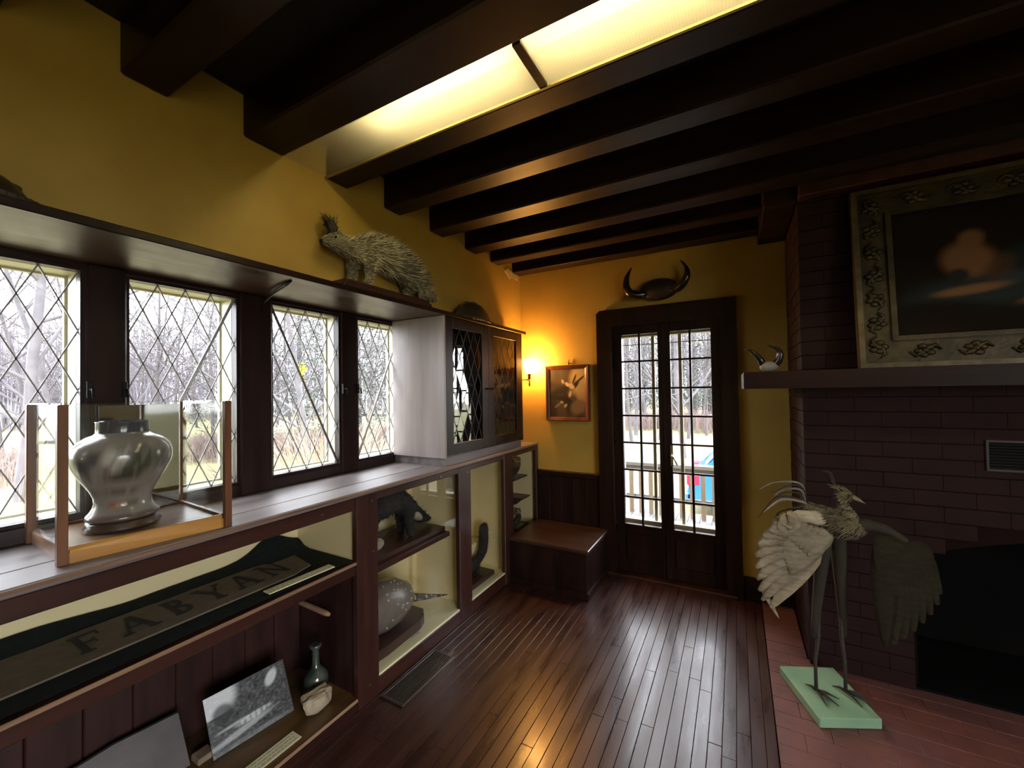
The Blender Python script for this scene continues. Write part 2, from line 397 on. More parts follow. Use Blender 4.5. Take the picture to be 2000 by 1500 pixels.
obj('casement_frame', MB().box(-2.10, -2.036, -.86, -.79, 1.04, 2.0).box(-2.10, -2.036, -.24, -.16, 1.04, 2.0).box(-2.10, -2.036, -.79, -.24, 1.04, 1.10).box(-2.10, -2.036, -.79, -.24, 1.955, 2.0), 'trim', wn)
obj('pane', MB().box(-2.062, -2.058, -.79, -.24, 1.10, 1.955), 'wglass', wn)

# ------------------------------------------------------------ shelf over the windows
m = MB().box(-2.03, XS, -1.2, 3.10, 1.985, 2.004, .002)
sh = one('wall_shelf', m, ['soffit'], 'long dark varnished shelf running above the diamond-paned windows', 'shelf', (-1.8, 1.2, 1.985))
obj('front_edge', MB().box(XS, XS+.012, -1.2, 3.13, 1.983, 2.010, .003), 'trimy', sh)

# hook under the shelf
m = MB().tube([(-2.026, 1.150, 1.90), (-2.00, 1.135, 1.945), (-1.93, 1.125, 1.966), (-1.80, 1.085, 1.972), (-1.70, 1.062, 1.976), (-1.64, 1.05, 1.982)], [.004, .006, .006, .009, .008, .004], 8)
one('shelf_bracket', m, 'iron', 'curved black iron bracket hooked under the shelf between second and third window', 'bracket', (-2.02, 1.14, 1.9))

# ------------------------------------------------------------ counter top and display units
ct = thing('counter_top', 'long worn brown counter top running below the windows', 'counter', (-1.8, 1.3, 1.005))
obj('board', MB().box(-2.034, -1.745, -1.2, 3.345, 1.006, 1.031, .002), 'counter', ct)
obj('board', MB().box(-1.742, XF+.006, -1.2, 3.345, 1.006, 1.031, .003), 'counter', ct)
obj('edge_strip', MB().box(XF+.006, XF+.011, -1.2, 3.345, 1.017, 1.028), 'edge', ct, label='pale worn edge strip')

U1 = thing('open_shelf_unit', 'open dark red shelf unit under the counter, nearest the viewer', 'shelf unit', (-1.8, .3, 0))
obj('top_rail', MB().box(-1.62, XF, -1.2, 1.332, .945, 1.005, .003), 'case', U1)
obj('back_panel', MB().box(-2.074, -2.06, -1.2, 1.40, .70, 1.004), 'cream', U1)
obj('end_panel', MB().box(-2.06, -1.60, 1.343, 1.40, .70, 1.004), 'cream', U1, label='cream end panel')
obj('upper_shelf', MB().box(-2.06, -1.602, -1.2, 1.343, .66, .698), 'casedark', U1)
obj('upper_shelf_edge', MB().box(-1.602, XF, -1.2, 1.338, .686, .70, .002), 'edge', U1, label='pale worn shelf edge')
obj('shelf_apron', MB().box(-1.612, -1.598, -1.2, 1.335, .64, .686, .002), 'case', U1)
for k in range(18):
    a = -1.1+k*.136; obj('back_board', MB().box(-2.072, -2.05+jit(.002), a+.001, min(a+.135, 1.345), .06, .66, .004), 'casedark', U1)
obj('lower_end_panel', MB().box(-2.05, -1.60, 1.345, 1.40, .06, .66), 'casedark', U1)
obj('lower_shelf', MB().box(-2.06, -1.60, -1.2, 1.345, .035, .06), wood('lower_shelf_wood', (.085, .045, .018), (.15, .08, .03), 'y', .28), U1)
obj('lower_shelf_edge', MB().box(-1.60, XF, -1.2, 1.338, .045, .0605, .002), 'edge', U1, label='worn lower shelf edge')
obj('base_rail', MB().box(-1.63, -1.598, -1.2, 1.34, .0, .044), 'case', U1)
def screw(p, par): obj('screw', MB().tube([(p[0], p[1], p[2]), (p[0]+.003, p[1], p[2])], .004, 8), 'steel', par)
U2 = thing('display_case', 'long glass-fronted display case of three bays under the counter', 'display case', (-1.8, 2.4, 0))
obj('post', MB().box(-1.625, XF+.004, 1.334, 1.463, 0, 1.005, .004), 'casez', U2)
obj('post', MB().box(-1.625, XF+.004, 2.146, 2.280, 0, 1.005, .004), 'casez', U2)
obj('post', MB().box(-1.625, XF+.004, 2.732, 2.872, 0, 1.005, .004), 'casez', U2)
obj('post', MB().box(-1.625, XF+.004, 3.305, 3.346, 0, 1.005, .004), 'casez', U2)
for (a, b) in ((1.463, 2.146), (2.280, 2.732), (2.872, 3.305)):
    obj('top_rail', MB().box(-1.622, XF, a, b, .967, 1.005, .003), 'case', U2)
    obj('base_rail', MB().box(-1.622, XF, a, b, 0, .085, .003), 'case', U2)
    obj('glass_pane', MB().box(-1.612, -1.608, a, b, .086, .968), 'cglass', U2)
    obj('sill', MB().box(-1.622, -1.597, a, b, .085, .094, .002), 'creamlit', U2, label='cream painted sill')
obj('back_panel', MB().box(-2.074, -2.055, 1.41, 3.34, .09, 1.004), 'cream', U2)
obj('bay_floor', MB().box(-2.055, -1.623, 1.41, 3.34, .07, .094), 'creamlit', U2)
for (a, b) in ((1.401, 1.415), (2.207, 2.222), (2.795, 2.81), (3.325, 3.343)): obj('divider', MB().box(-2.055, -1.627, a, b, .095, 1.004), 'cream', U2)
m = MB().box(-2.055, -2.02, 2.165, 2.207, .095, .60); obj('corner_cleat', m, 'cream', U2)
obj('shelf', MB().box(-2.04, -1.635, 1.416, 2.10, .575, .605, .003), 'case', U2)
for p in ((1.425, .97), (1.43, .72), (1.40, .085), (1.15, .975), (2.24, .96), (2.27, .10), (1.96, .985)): screw((XF+.004, p[0], p[1]), U2)

# corner cabinet with leaded doors
K = thing('corner_cabinet', 'dark wall cabinet with two leaded glass doors standing on the counter', 'cabinet', (-1.8, 2.54, 1.031))
obj('plinth', MB().box(-2.034, -1.612, 2.03, 3.06, 1.031, 1.085), 'counter', K)
obj('side_panel', MB().box(-2.034, XS, 2.013, 2.031, 1.083, 1.984, .002), wood('lit_side_panel_wood', (.27, .225, .22), (.34, .285, .28), 'z', .34), K, label='side panel coloured lighter for the window light on it')  # window light on this side is painted in as paler wood
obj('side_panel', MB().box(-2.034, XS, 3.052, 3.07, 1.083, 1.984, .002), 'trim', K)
obj('back_panel', MB().box(-2.034, -2.02, 2.031, 3.052, 1.083, 1.984), 'trim', K)
obj('bottom_board', MB().box(-2.02, XS-.022, 2.031, 3.052, 1.083, 1.10), 'trimy', K)
obj('inner_shelf', MB().box(-2.02, XS-.05, 2.031, 3.052, 1.54, 1.555), 'trimy', K)
for (a, b, hs) in ((2.031, 2.535, 1), (2.540, 3.052, -1)):
    fa, fb, za, zb = a+.075, b-.085, 1.165, 1.915
    d = obj('door', MB().box(XS-.022, XS, a, fa, 1.10, 1.982, .002).box(XS-.022, XS, fb, b, 1.10, 1.982, .002).box(XS-.022, XS, fa, fb, 1.10, za, .002).box(XS-.022, XS, fa, fb, zb, 1.982, .002), 'trim', K)
    leaded(d, XS-.010, fa, fb, za, zb, 4, 4, 'lglass', .020, .0022, lead='darklead')
    ky = b-.03 if hs > 0 else a+.03
    obj('knob', MB().lathe((XS, 0, 0), [(.001, 0)], 3) if 0 else MB().tube([(XS, ky, 1.52), (XS+.012, ky, 1.52), (XS+.018, ky, 1.52), (XS+.024, ky, 1.52)], [.005, .005, .010, .004], 10), 'iron', d)

# box seat
B = thing('box_seat', 'low dark wooden box seat beside the garden door', 'box seat', (-1.27, 3.05, 0))
obj('body', MB().box(-1.59, -.962, 2.80, 3.31, 0, .325, .003), 'trim', B)
obj('lid', MB().box(-1.59, -.945, 2.783, 3.312, .325, .353, .005), wood('seat_lid_wood', (.034, .017, .011), (.055, .028, .018), 'x', .33), B)
obj('plinth', MB().box(-1.59, -.950, 2.788, 3.31, 0, .05, .003), 'trim', B)

# floor register
g = thing('floor_register', 'dark slatted metal floor register set beside the display case', 'register', (-1.5, 1.64, .002))
MT['register'] = mat('register_metal', (.10, .085, .075), .35, metal=.6)
obj('frame', MB().box(-1.575, -1.56, 1.45, 1.86, .001, .008, .002).box(-1.44, -1.425, 1.45, 1.86, .001, .008, .002).box(-1.56, -1.44, 1.45, 1.465, .001, .008).box(-1.56, -1.44, 1.845, 1.86, .001, .008), 'register', g)
for k in range(9):
    a = -1.553+k*.0128; obj('slat', MB().box(a, a+.006, 1.465, 1.845, .001, .007), 'register', g)

# ------------------------------------------------------------ garden door
obj('trim_11', MB().box(-1.008, -.889, 3.29, 3.352, 0, 2.011).box(-.09, .013, 3.29, 3.352, 0, 2.011).prism([(-1.008, 3.29, 2.011), (-.889, 3.29, 2.011), (-.09, 3.29, 2.011), (.013, 3.29, 2.011), (.013, 3.29, 2.15), (-.98, 3.29, 2.15), (-1.008, 3.29, 2.125)], (0, 1, 0), .06), 'trim', kind='structure')
obj('trim_12', MB().box(-.95, -.02, 3.27, 3.60, -.01, .022, .006), 'case', kind='structure')
door = thing('door_1', loc=(-.49, 3.37, 0), kind='structure')
GZ0, GZ1, NR = .405, 1.943, 7
for (a, b, ga, gb, gm) in ((-.905, -.4905, -.819, -.537, -.678), (-.4895, -.075, -.444, -.160, -.302)):
    lf = obj('leaf', MB().box(a, ga, 3.353, 3.392, .022, 2.03, .003).box(gb, b, 3.353, 3.392, .022, 2.03, .003).box(ga, gb, 3.353, 3.392, .022, GZ0, .003).box(ga, gb, 3.353, 3.392, GZ1, 2.03, .003), 'trim', door)
    obj('lower_panel', MB().box(ga+.01, gb-.01, 3.344, 3.352, .12, GZ0-.07, .004), 'trim', lf)
    obj('muntin', MB().box(gm-.008, gm+.008, 3.356, 3.386, GZ0, GZ1, .002), 'trim', lf)
    hh = (GZ1-GZ0)/NR
    for k in range(1, NR): obj('muntin', MB().box(ga, gb, 3.358, 3.384, GZ0+k*hh-.007, GZ0+k*hh+.007, .002), 'trim', lf)
    for k in range(NR):
        for (p, q) in ((ga, gm-.008), (gm+.008, gb)): obj('pane', MB().box(p, q, 3.368, 3.371, GZ0+k*hh+.007*(k > 0), GZ0+(k+1)*hh-.007*(k < NR-1)), 'wglass', lf)
    if a < -.6:
        obj('astragal', MB().box(-.505, -.474, 3.342, 3.353, .03, 2.0, .003), 'trim', lf)
        for hz in (1.72, 1.1, .4): obj('hinge', MB().tube([(-.885, 3.345, hz-.05), (-.885, 3.345, hz+.05)], .007, 8), 'iron', lf)
m = MB().tube([(-.448, 3.35, .985), (-.448, 3.31, .985)], .007, 8).tube([(-.448, 3.31, .985), (-.43, 3.305, .97), (-.405, 3.305, .915)], [.007, .007, .005], 8).box(-.458, -.438, 3.345, 3.35, .90, 1.06, .002)
obj('door_handle', m, mat('worn_handle', (.5, .48, .45), .3, metal=1), door)
st = obj('storm_frame', MB().box(-.90, -.842, 3.44, 3.52, 0, 2.0).box(-.14, -.08, 3.44, 3.52, 0, 2.0).box(-.842, -.14, 3.44, 3.52, 1.93, 2.0).box(-.842, -.14, 3.44, 3.52, .36, .425), 'creamwhite', door)
for xx in (-.592, -.386): obj('storm_bar', MB().box(xx-.013, xx+.013, 3.465, 3.49, .425, 1.93, .003), 'creamwhite', st)
obj('storm_bar', MB().box(-.842, -.14, 3.47, 3.476, 1.865, 1.872), 'creamwhite', st)
obj('storm_panel', MB().box(-.842, -.14, 3.46, 3.49, .02, .36), 'creamwhite', st)

# ------------------------------------------------------------ chimney breast
m = MB()
ZA0, XA0, XA1, AMID = .655, .735, 1.95, .80
arch = [(XA0+(XA1-XA0)*t/16, ZA0+(AMID-ZA0)*math.sin(PI*t/16)) for t in range(17)]
m.box(.327, XA0, 2.712, 3.35, 0, CZ).box(XA1, 2.4, 2.712, 3.35, 0, CZ).box(XA0, XA1, 2.712, 3.35, .82, CZ)
m.prism([(XA0, 2.712, .82)]+[(p, 2.712, q) for p, q in arch]+[(XA1, 2.712, .82)], (0, 1, 0), .4)
ch = obj('wall_chimney', m, 'joint', kind='structure')
def inarch(x0, x1, z0, z1):
    xm = min(max((x0+x1)/2, XA0), XA1)
    t = (xm-XA0)/(XA1-XA0); return x1 > XA0+.005 and x0 < XA1 and z0 < ZA0+(AMID-ZA0)*math.sin(PI*t)
pz = .0755; z = .004; r = 0; proto = {}
while z < 2.50:
    x = .315-(.11 if r % 2 else 0)
    while x < 1.60:
        a, b = max(x, .315), x+.217
        if inarch(a, b, z, z+pz) and a < XA0 < b and z < ZA0: b = XA0
        if b-a > .04 and not (inarch(a, b, z, z+pz) and b > XA0+.001):
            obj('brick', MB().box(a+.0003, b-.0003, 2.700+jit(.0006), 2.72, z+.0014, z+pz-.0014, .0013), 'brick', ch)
        x += .2172
    z += pz; r += 1
m = MB(); z = .004; r = 0
while z < 2.50:
    y = 2.722-(0 if r % 2 else .11)
    while y < 3.34:
        a, b = max(y, 2.722), min(y+.217, 3.348)
        if b-a > .02: m.box(.315+jit(.001), .33, a+.002, b-.002, z+.0025, z+pz-.0025)
        y += .22
    z += pz; r += 1
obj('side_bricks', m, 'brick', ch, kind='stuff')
obj('firebox', MB().box(XA0-.01, XA1+.01, 3.28, 3.34, 0, .81).box(XA0, XA0+.02, 2.74, 3.3, 0, .70).box(XA1-.02, XA1, 2.74, 3.3, 0, .70).box(XA0, XA1, 2.72, 3.3, .0, .012), 'soot', ch)
m = MB().prism([(.035, 2.43, 1.490), (2.3, 2.43, 1.490), (2.3, 2.698, 1.490), (.309, 2.698, 1.490), (.309, 3.05, 1.490), (.030, 3.05, 1.490)], (0, 0, 1), .087)
one('mantel_shelf', m, 'trimx', 'thick dark wooden mantel shelf wrapping the brick chimney breast', 'mantel', (1.2, 2.56, 1.49))
MT['ventedge'] = mat('vent_edge', (.035, .022, .018), .6)
v = thing('wall_vent', 'dark rectangular vent grille set into the brick chimney breast', 'vent', (1.2, 2.69, 1.1))
obj('frame', MB().box(1.0, 1.5, 2.690, 2.698, 1.096, 1.106).box(1.0, 1.5, 2.690, 2.698, 1.228, 1.238).box(1.0, 1.008, 2.69, 2.698, 1.106, 1.228), 'ventedge', v)
obj('backing', MB().box(1.008, 1.5, 2.694, 2.698, 1.106, 1.228), 'soot', v)
for k in range(9): obj('slat', MB().box(1.008, 1.5, 2.691, 2.695, 1.109+k*.0133, 1.115+k*.0133), mat('vent_slat', (.008, .008, .0075), .7, spec=.15) if k == 0 else bpy.data.materials['vent_slat'], v)

# ------------------------------------------------------------ ceiling light between two beams
CL = thing('ceiling_light', 'long fluorescent light with two ribbed diffuser panels between ceiling beams', 'ceiling light', (-.5, 1.19, 2.56))
def diffuser_mat():
    m = bpy.data.materials.new('prismatic_diffuser'); m.use_nodes = True; nt = m.node_tree; nt.nodes.clear()
    out = nt.nodes.new('ShaderNodeOutputMaterial'); tl = nt.nodes.new('ShaderNodeBsdfTranslucent'); tp = nt.nodes.new('ShaderNodeBsdfTransparent'); df = nt.nodes.new('ShaderNodeBsdfPrincipled')
    tc = nt.nodes.new('ShaderNodeTexCoord'); cols = []
    for d in ('X', 'Y'):
        wv = nt.nodes.new('ShaderNodeTexWave'); wv.bands_direction = d; wv.inputs['Scale'].default_value = 34; nt.links.new(tc.outputs['Object'], wv.inputs['Vector']); cols.append(wv)
    mu = nt.nodes.new('ShaderNodeMath'); mu.operation = 'MAXIMUM'; nt.links.new(cols[0].outputs['Fac'], mu.inputs[0]); nt.links.new(cols[1].outputs['Fac'], mu.inputs[1])
    cr = nt.nodes.new('ShaderNodeMix'); cr.data_type = 'RGBA'; cr.inputs[6].default_value = (.20, .18, .12, 1); cr.inputs[7].default_value = (.34, .32, .24, 1)
    nt.links.new(mu.outputs[0], cr.inputs[0]); nt.links.new(cr.outputs[2], tl.inputs[0])
    tp.inputs[0].default_value = (1, .97, .85, 1); df.inputs['Base Color'].default_value = (.55, .52, .42, 1); df.inputs['Roughness'].default_value = .35
    m1 = nt.nodes.new('ShaderNodeMixShader'); m1.inputs[0].default_value = .68; nt.links.new(tl.outputs[0], m1.inputs[1]); nt.links.new(tp.outputs[0], m1.inputs[2])
    m2 = nt.nodes.new('ShaderNodeMixShader'); m2.inputs[0].default_value = .25; nt.links.new(m1.outputs[0], m2.inputs[1]); nt.links.new(df.outputs[0], m2.inputs[2])
    nt.links.new(m2.outputs[0], out.inputs[0]); return m
MT['diff'] = diffuser_mat()
MT['tube'] = emit('fluorescent_tube', (1, .90, .62), 7.6)
for (a, b) in ((-1.742, -.580), (-.552, .61), (.638, 1.80)):
    obj('diffuser', MB().box(a, b, 1.088, 1.298, 2.566, 2.570), 'diff', CL)
    obj('tube', MB().tube([(max(a, -1.28)+.03, 1.135, 2.645), (b-.02, 1.135, 2.645)], .013, 10), 'tube', CL)
for a in (-.580, .610): obj('divider_bar', MB().box(a, a+.028, 1.087, 1.299, 2.560, 2.580), 'trimx', CL)
obj('edge_strip', MB().box(-1.744, .61, 1.290, 1.2995, 2.558, 2.566), mat('brass_strip', (.35, .28, .10), .4, metal=.3), CL)
obj('reflector', MB().box(-1.742, 1.80, 1.088, 1.298, 2.715, 2.722), mat('reflector_white', (.75, .70, .55), .6), CL)

# ------------------------------------------------------------ wall sconce
S = thing('wall_sconce', 'lit brass wall sconce with a frosted glass shade beside the corner cabinet', 'sconce', (-1.62, 3.25, 1.60))
sc_c = Vector((-1.617, 3.25, 0))
obj('shade', MB().lathe((sc_c.x, sc_c.y, 0), [(.028, 1.655), (.034, 1.668), (.043, 1.70), (.055, 1.75), (.058, 1.768), (.052, 1.778), (.040, 1.780)], 24), emit('sconce_glow', (1, .49, .125), 17.0), S, label='glowing frosted shade')
obj('socket', MB().lathe((sc_c.x, sc_c.y, 0), [(.012, 1.60), (.014, 1.605), (.014, 1.64), (.020, 1.645), (.020, 1.654)], 16), 'brass', S)
obj('arm', MB().tube([(XWALL, 3.25, 1.60), (-1.70, 3.25, 1.597), (-1.65, 3.25, 1.60), (-1.617, 3.25, 1.60)], [.008, .006, .007, .009], 10), 'brass', S)
obj('wall_plate', MB().tube([(XWALL+.001, 3.25, 1.60), (XWALL+.010, 3.25, 1.60)], [.04, .032], 20), 'brass', S)
obj('finial', MB().lathe((sc_c.x, sc_c.y, 0), [(.002, 1.535), (.009, 1.552), (.011, 1.562), (.005, 1.574), (.008, 1.585), (.011, 1.595)], 16), 'brass', S)
obj('switch_key', MB().tube([(-1.617, 3.25, 1.583), (-1.585, 3.24, 1.583)], .003, 6), 'brass', S)

# ------------------------------------------------------------ framed flower picture
P1 = thing('framed_picture', 'small dark framed flower picture hanging between the sconce and the door', 'picture', (-1.28, 3.33, 1.23))
x0, x1, z0, z1, yf = -1.482, -1.085, 1.232, 1.715, 3.295
MT['frame1'] = wood('mahogany_frame', (.16, .055, .025), (.09, .03, .015), 'z', .22, .05)
def bevel_frame(parent, x0, x1, z0, z1, w_, yb, yf, mt, name='frame_side', fn=None, inset=.012):
    P = [(x0, z0), (x1, z0), (x1, z1), (x0, z1)]; Q = [(x0+w_, z0+w_), (x1-w_, z0+w_), (x1-w_, z1-w_), (x0+w_, z1-w_)]
    fn = fn or (lambda a, d, c: (a, d, c))
    for i in range(4):
        j = (i+1) % 4; m = MB(); b = m.b
        def v(p, d): return b.verts.new(Vector(fn(p[0], d, p[1])))
        mid = lambda p, q, t: (p[0]+(q[0]-p[0])*t, p[1]+(q[1]-p[1])*t)
        prof = [(0, yb), (0, yf+.006), (.18, yf), (.45, yf+.004), (.75, yf+inset*.6), (1, yf+inset), (1, yb)]
        A = [v(mid(P[i], Q[i], t), d) for t, d in prof]; B_ = [v(mid(P[j], Q[j], t), d) for t, d in prof]
        n = len(prof)
        for k in range(n): b.faces.new((A[k], A[(k+1) % n], B_[(k+1) % n], B_[k]))
        b.faces.new(A); b.faces.new(B_[::-1]); obj(name, m, mt, parent)
bevel_frame(P1, x0, x1, z0, z1, .034, 3.348, yf, 'frame1')
MT['print'] = printed('print_matte', .45); MT['printgl'] = printed('print_under_varnish', .7, 0, .08)
def flat_print(name, parent, x0, x1, z0, z1, y, fn, nu=70, nv=80, mt='print', map_=None, origin=None):
    m = MB(); mp = map_ or (lambda u, v: (x0+(x1-x0)*u, y, z0+(z1-z0)*v))
    m.grid(mp, nu, nv); o = obj(name, m, mt, parent, origin=origin)
    a = o.data.color_attributes.new('Col', 'FLOAT_COLOR', 'POINT'); k = 0
    for i in range(nu+1):
        for j in range(nv+1): a.data[k].color = (*fn(i/nu, j/nv), 1); k += 1
    return o
def flowers(u, v):
    c = mixc((.085, .055, .030), (.045, .028, .016), sm(-.3, .4, nz(u, v, 4)))
    c = mixc(c, (.55, .38, .15), blobv(u, v, .93, .86, .42, .30, .9, .3)); c = mixc(c, (.45, .30, .13), .8*blobv(u, v, .92, .48, .16, .22, .2, .4))
    for (a, b, ra, rb, ro, col) in ((.30, .55, .26, .07, .25, (.02, .018, .012)), (.28, .40, .24, .06, -.1, (.022, .018, .012)), (.52, .30, .10, .22, .5, (.02, .016, .01)), (.72, .66, .14, .055, .7, (.018, .014, .010)), (.86, .78, .15, .022, .55, (.02, .015, .01)), (.70, .78, .12, .025, 1.1, (.02, .015, .01)),
                                    (.62, .64, .09, .05, -.5, (.60, .42, .25)), (.50, .68, .06, .035, -.6, (.60, .47, .33)), (.38, .74, .05, .03, -.9, (.45, .36, .30)), (.58, .48, .04, .07, -.4, (.50, .38, .26)), (.45, .24, .05, .03, .6, (.42, .33, .24)), (.22, .24, .09, .025, .5, (.20, .16, .12)), (.34, .31, .04, .025, 0, (.40, .34, .28)), (.80, .22, .22, .14, .3, (.20, .12, .06))):
        c = mixc(c, col, blobv(u, v, a, b, ra, rb, ro, .35))
    return c
flat_print('print', P1, x0+.033, x1-.033, z0+.033, z1-.033, 3.312, flowers)
one('picture_hook', MB().tube([(-1.277, 3.348, 1.735), (-1.277, 3.338, 1.72), (-1.272, 3.334, 1.745), (-1.268, 3.34, 1.765)], .0035, 6).ball((-1.277, 3.335, 1.738), .008, .006, .012, 8), 'brass', 'small brass nail hook just above the flower picture', 'hook', (-1.277, 3.348, 1.72))

# ------------------------------------------------------------ big gilt picture leaning on the mantel
def lean(a, d, c): t = (c-1.579)/.90; return (a, d+2.585+.085*t+ .0, c)
P2 = thing('gilt_picture', 'large dark painting in an ornate gilt frame leaning above the mantel', 'painting', (1.2, 2.6, 1.579))
MT['gilt'] = mat('tarnished_gilt', (.060, .043, .016), .45, (.028, .020, .008), 16, bump=.5, metal=.45, bumpscale=60)
MT['giltlight'] = mat('worn_gilt_edge', (.13, .10, .055), .42, (.07, .05, .026), 20, metal=.4)
gx0, gx1, gz0, gz1 = .533, 2.02, 1.582, 2.478
def ring(parent, x0, x1, z0, z1, w_, d0, d1, mt, name):
    for (a, b, c, d) in ((x0, x1, z0, z0+w_), (x0, x1, z1-w_, z1), (x0, x0+w_, z0+w_, z1-w_), (x1-w_, x1, z0+w_, z1-w_)):
        m = MB(); V = [lean(p, q, r) for p in (a, b) for q in (d0, d1) for r in (c, d)]; bv = [m.b.verts.new(Vector(x)) for x in V]
        for f in ((0, 1, 3, 2), (4, 6, 7, 5), (0, 4, 5, 1), (2, 3, 7, 6), (0, 2, 6, 4), (1, 5, 7, 3)): m.b.faces.new([bv[i] for i in f])
        obj(name, m, mt, parent)
ring(P2, gx0, gx1, gz0, gz1, .022, -.035, .02, 'giltlight', 'outer_moulding')
ring(P2, gx0+.022, gx1-.022, gz0+.022, gz1-.022, .105, -.012, .02, 'gilt', 'frame_side')
ring(P2, gx0+.127, gx1-.127, gz0+.127, gz1-.127, .022, -.024, .02, 'gilt', 'inner_moulding')
orn = []
for k in range(7): orn.append((gx0+.075, gz0+.10+k*.117, 0)); 
for k in range(1, 9): orn.append((gx0+.075+k*.165, gz0+.075, 1)); orn.append((gx0+.075+k*.165, gz1-.075, 1))
for i, (a, c, hz) in enumerate(orn):
    if a > gx1-.05: continue
    m = MB(); s = 1 if i % 2 else -1; p = lean(a, -.012, c)
    for q in range(5):
        an = q*1.256+i; m.ball((p[0]+math.cos(an)*.022, p[1]-.004, p[2]+math.sin(an)*.022), .017, .010, .013, 8)
    m.ball((p[0], p[1]-.008, p[2]), .013, .012, .013, 8)
    pts = [(p[0]+(t*.055 if hz else math.sin(t*3)*.025*s), p[1]-.005, p[2]+(math.sin(t*3)*.025*s if hz else t*.055)) for t in (-1, -.6, -.2, .2, .6, 1)]
    m.tube(pts, [.003, .008, .011, .011, .008, .003], 6); obj('ornament', m, 'gilt', P2)
def painting(u, v):
    u = u*1.72
    c = mixc((.018, .011, .009), (.030, .018, .012), sm(-.4, .5, nz(u, v, 3)))
    c = mixc(c, (.055, .075, .080), .9*blobv(u, v, .50, .33, .44, .13, .12, .5)); c = mixc(c, (.10, .13, .14), .7*blobv(u, v, .58, .40, .12, .05, .3, .6)); c = mixc(c, (.03, .055, .06), .9*blobv(u, v, .74, .55, .2, .12, .1, .4))
    c = mixc(c, (.022, .013, .010), blobv(u, v, .22, .16, .24, .10, 0, .5))
    c = mixc(c, (.42, .21, .10), blobv(u, v, .38, .56, .12, .14, .5, .35)); c = mixc(c, (.40, .20, .09), .9*blobv(u, v, .40, .72, .06, .07, 0, .4)); c = mixc(c, (.46, .24, .12), blobv(u, v, .38, .33, .17, .035, .12, .4)); c = mixc(c, (.44, .23, .11), blobv(u, v, .80, .28, .20, .035, .35, .4))
    c = mixc(c, (.20, .10, .05), .7*blobv(u, v, .52, .48, .06, .1, -.4, .5)); c = mixc(c, (.05, .055, .05), blobv(u, v, .33, .45, .05, .05, 0, .4))
    return tuple(q*.45 for q in c)
ix0, ix1, iz0, iz1 = gx0+.147, gx1-.147, gz0+.147, gz1-.147
flat_print('canvas', P2, 0, 0, 0, 0, 0, painting, 90, 60, 'printgl', lambda u, v: lean(ix0+(ix1-ix0)*u, .004, iz0+(iz1-iz0)*v))

# ------------------------------------------------------------ display box with the porcelain jar
def lerp(a, b, t): return Vector(a)+(Vector(b)-Vector(a))*t
FL, FR, BR, BL = Vector((-1.668, .389, 1.031)), Vector((-1.612, .786, 1.031)), Vector((-2.012, .812, 1.031)), Vector((-2.024, .402, 1.031))
D = thing('display_box', 'wood-cornered clear acrylic display box standing on the counter by the windows', 'display box', (-1.82, .6, 1.031))
def inset(k): 
    c = (FL+FR+BR+BL)/4; return [p+(c-p)*k for p in (FL, FR, BR, BL)]
up = Vector((0, 0, 1))
m = MB().prism([p for p in inset(.02)], up, .030); obj('base', m, 'oak', D)
ins = inset(.055); m = MB().prism([p+up*.030 for p in ins], up, .007); obj('base_board', m, wood('base_board_wood', (.33, .19, .10), (.24, .13, .065), 'y', .25, .05), D)
cs = inset(.02)
for i in range(4):
    a, b = cs[i], cs[(i+1) % 4]; d = (b-a).normalized(); nrm = Vector((d.y, -d.x, 0)); a2, b2 = a+d*.012, b-d*.012
    if nrm.dot((FL+BR)/2-a) > 0: nrm = -nrm
    m = MB().prism([a2+nrm*.004, b2+nrm*.004, b2+nrm*.004+up*.036, b2-nrm*.002+up*.046, a2-nrm*.002+up*.046, a2+nrm*.004+up*.036], -nrm, .010)
    obj('base_moulding', m, 'oak' if i == 0 else 'oakz' if i != 3 else wood('pale_moulding', (.36, .22, .14), (.28, .16, .10), 'x', .25), D)
for p in inset(0): m = MB().box(p.x-.011, p.x+.011, p.y-.011, p.y+.011, 1.0315, 1.482, .002); obj('corner_post', m, 'oakz', D)
ps = inset(.012)
for i in range(4):
    a, b = ps[i], ps[(i+1) % 4]; d = (b-a).normalized(); nrm = Vector((-d.y, d.x, 0)); a2, b2 = a+d*.012+up*.045, b-d*.012+up*.045
    obj('acrylic_panel', MB().prism([a2, b2, b2+up*.405, a2+up*.405], nrm, .003), 'acrylic', D)
obj('acrylic_top', MB().prism([p+up*.4512 for p in inset(-.02)], up, .004), 'acrylic', D)
a, b = BR, BL; d = (b-a).normalized(); q0, q1 = a+d*.02+Vector((.022, 0, .040)), a+d*.255+Vector((.022, 0, .040))
obj('mirror_panel', MB().prism([q0, q1, q1+up*.40, q0+up*.40], (-1, 0, 0), .004), 'mirror', D, label='dark mirrored back panel')

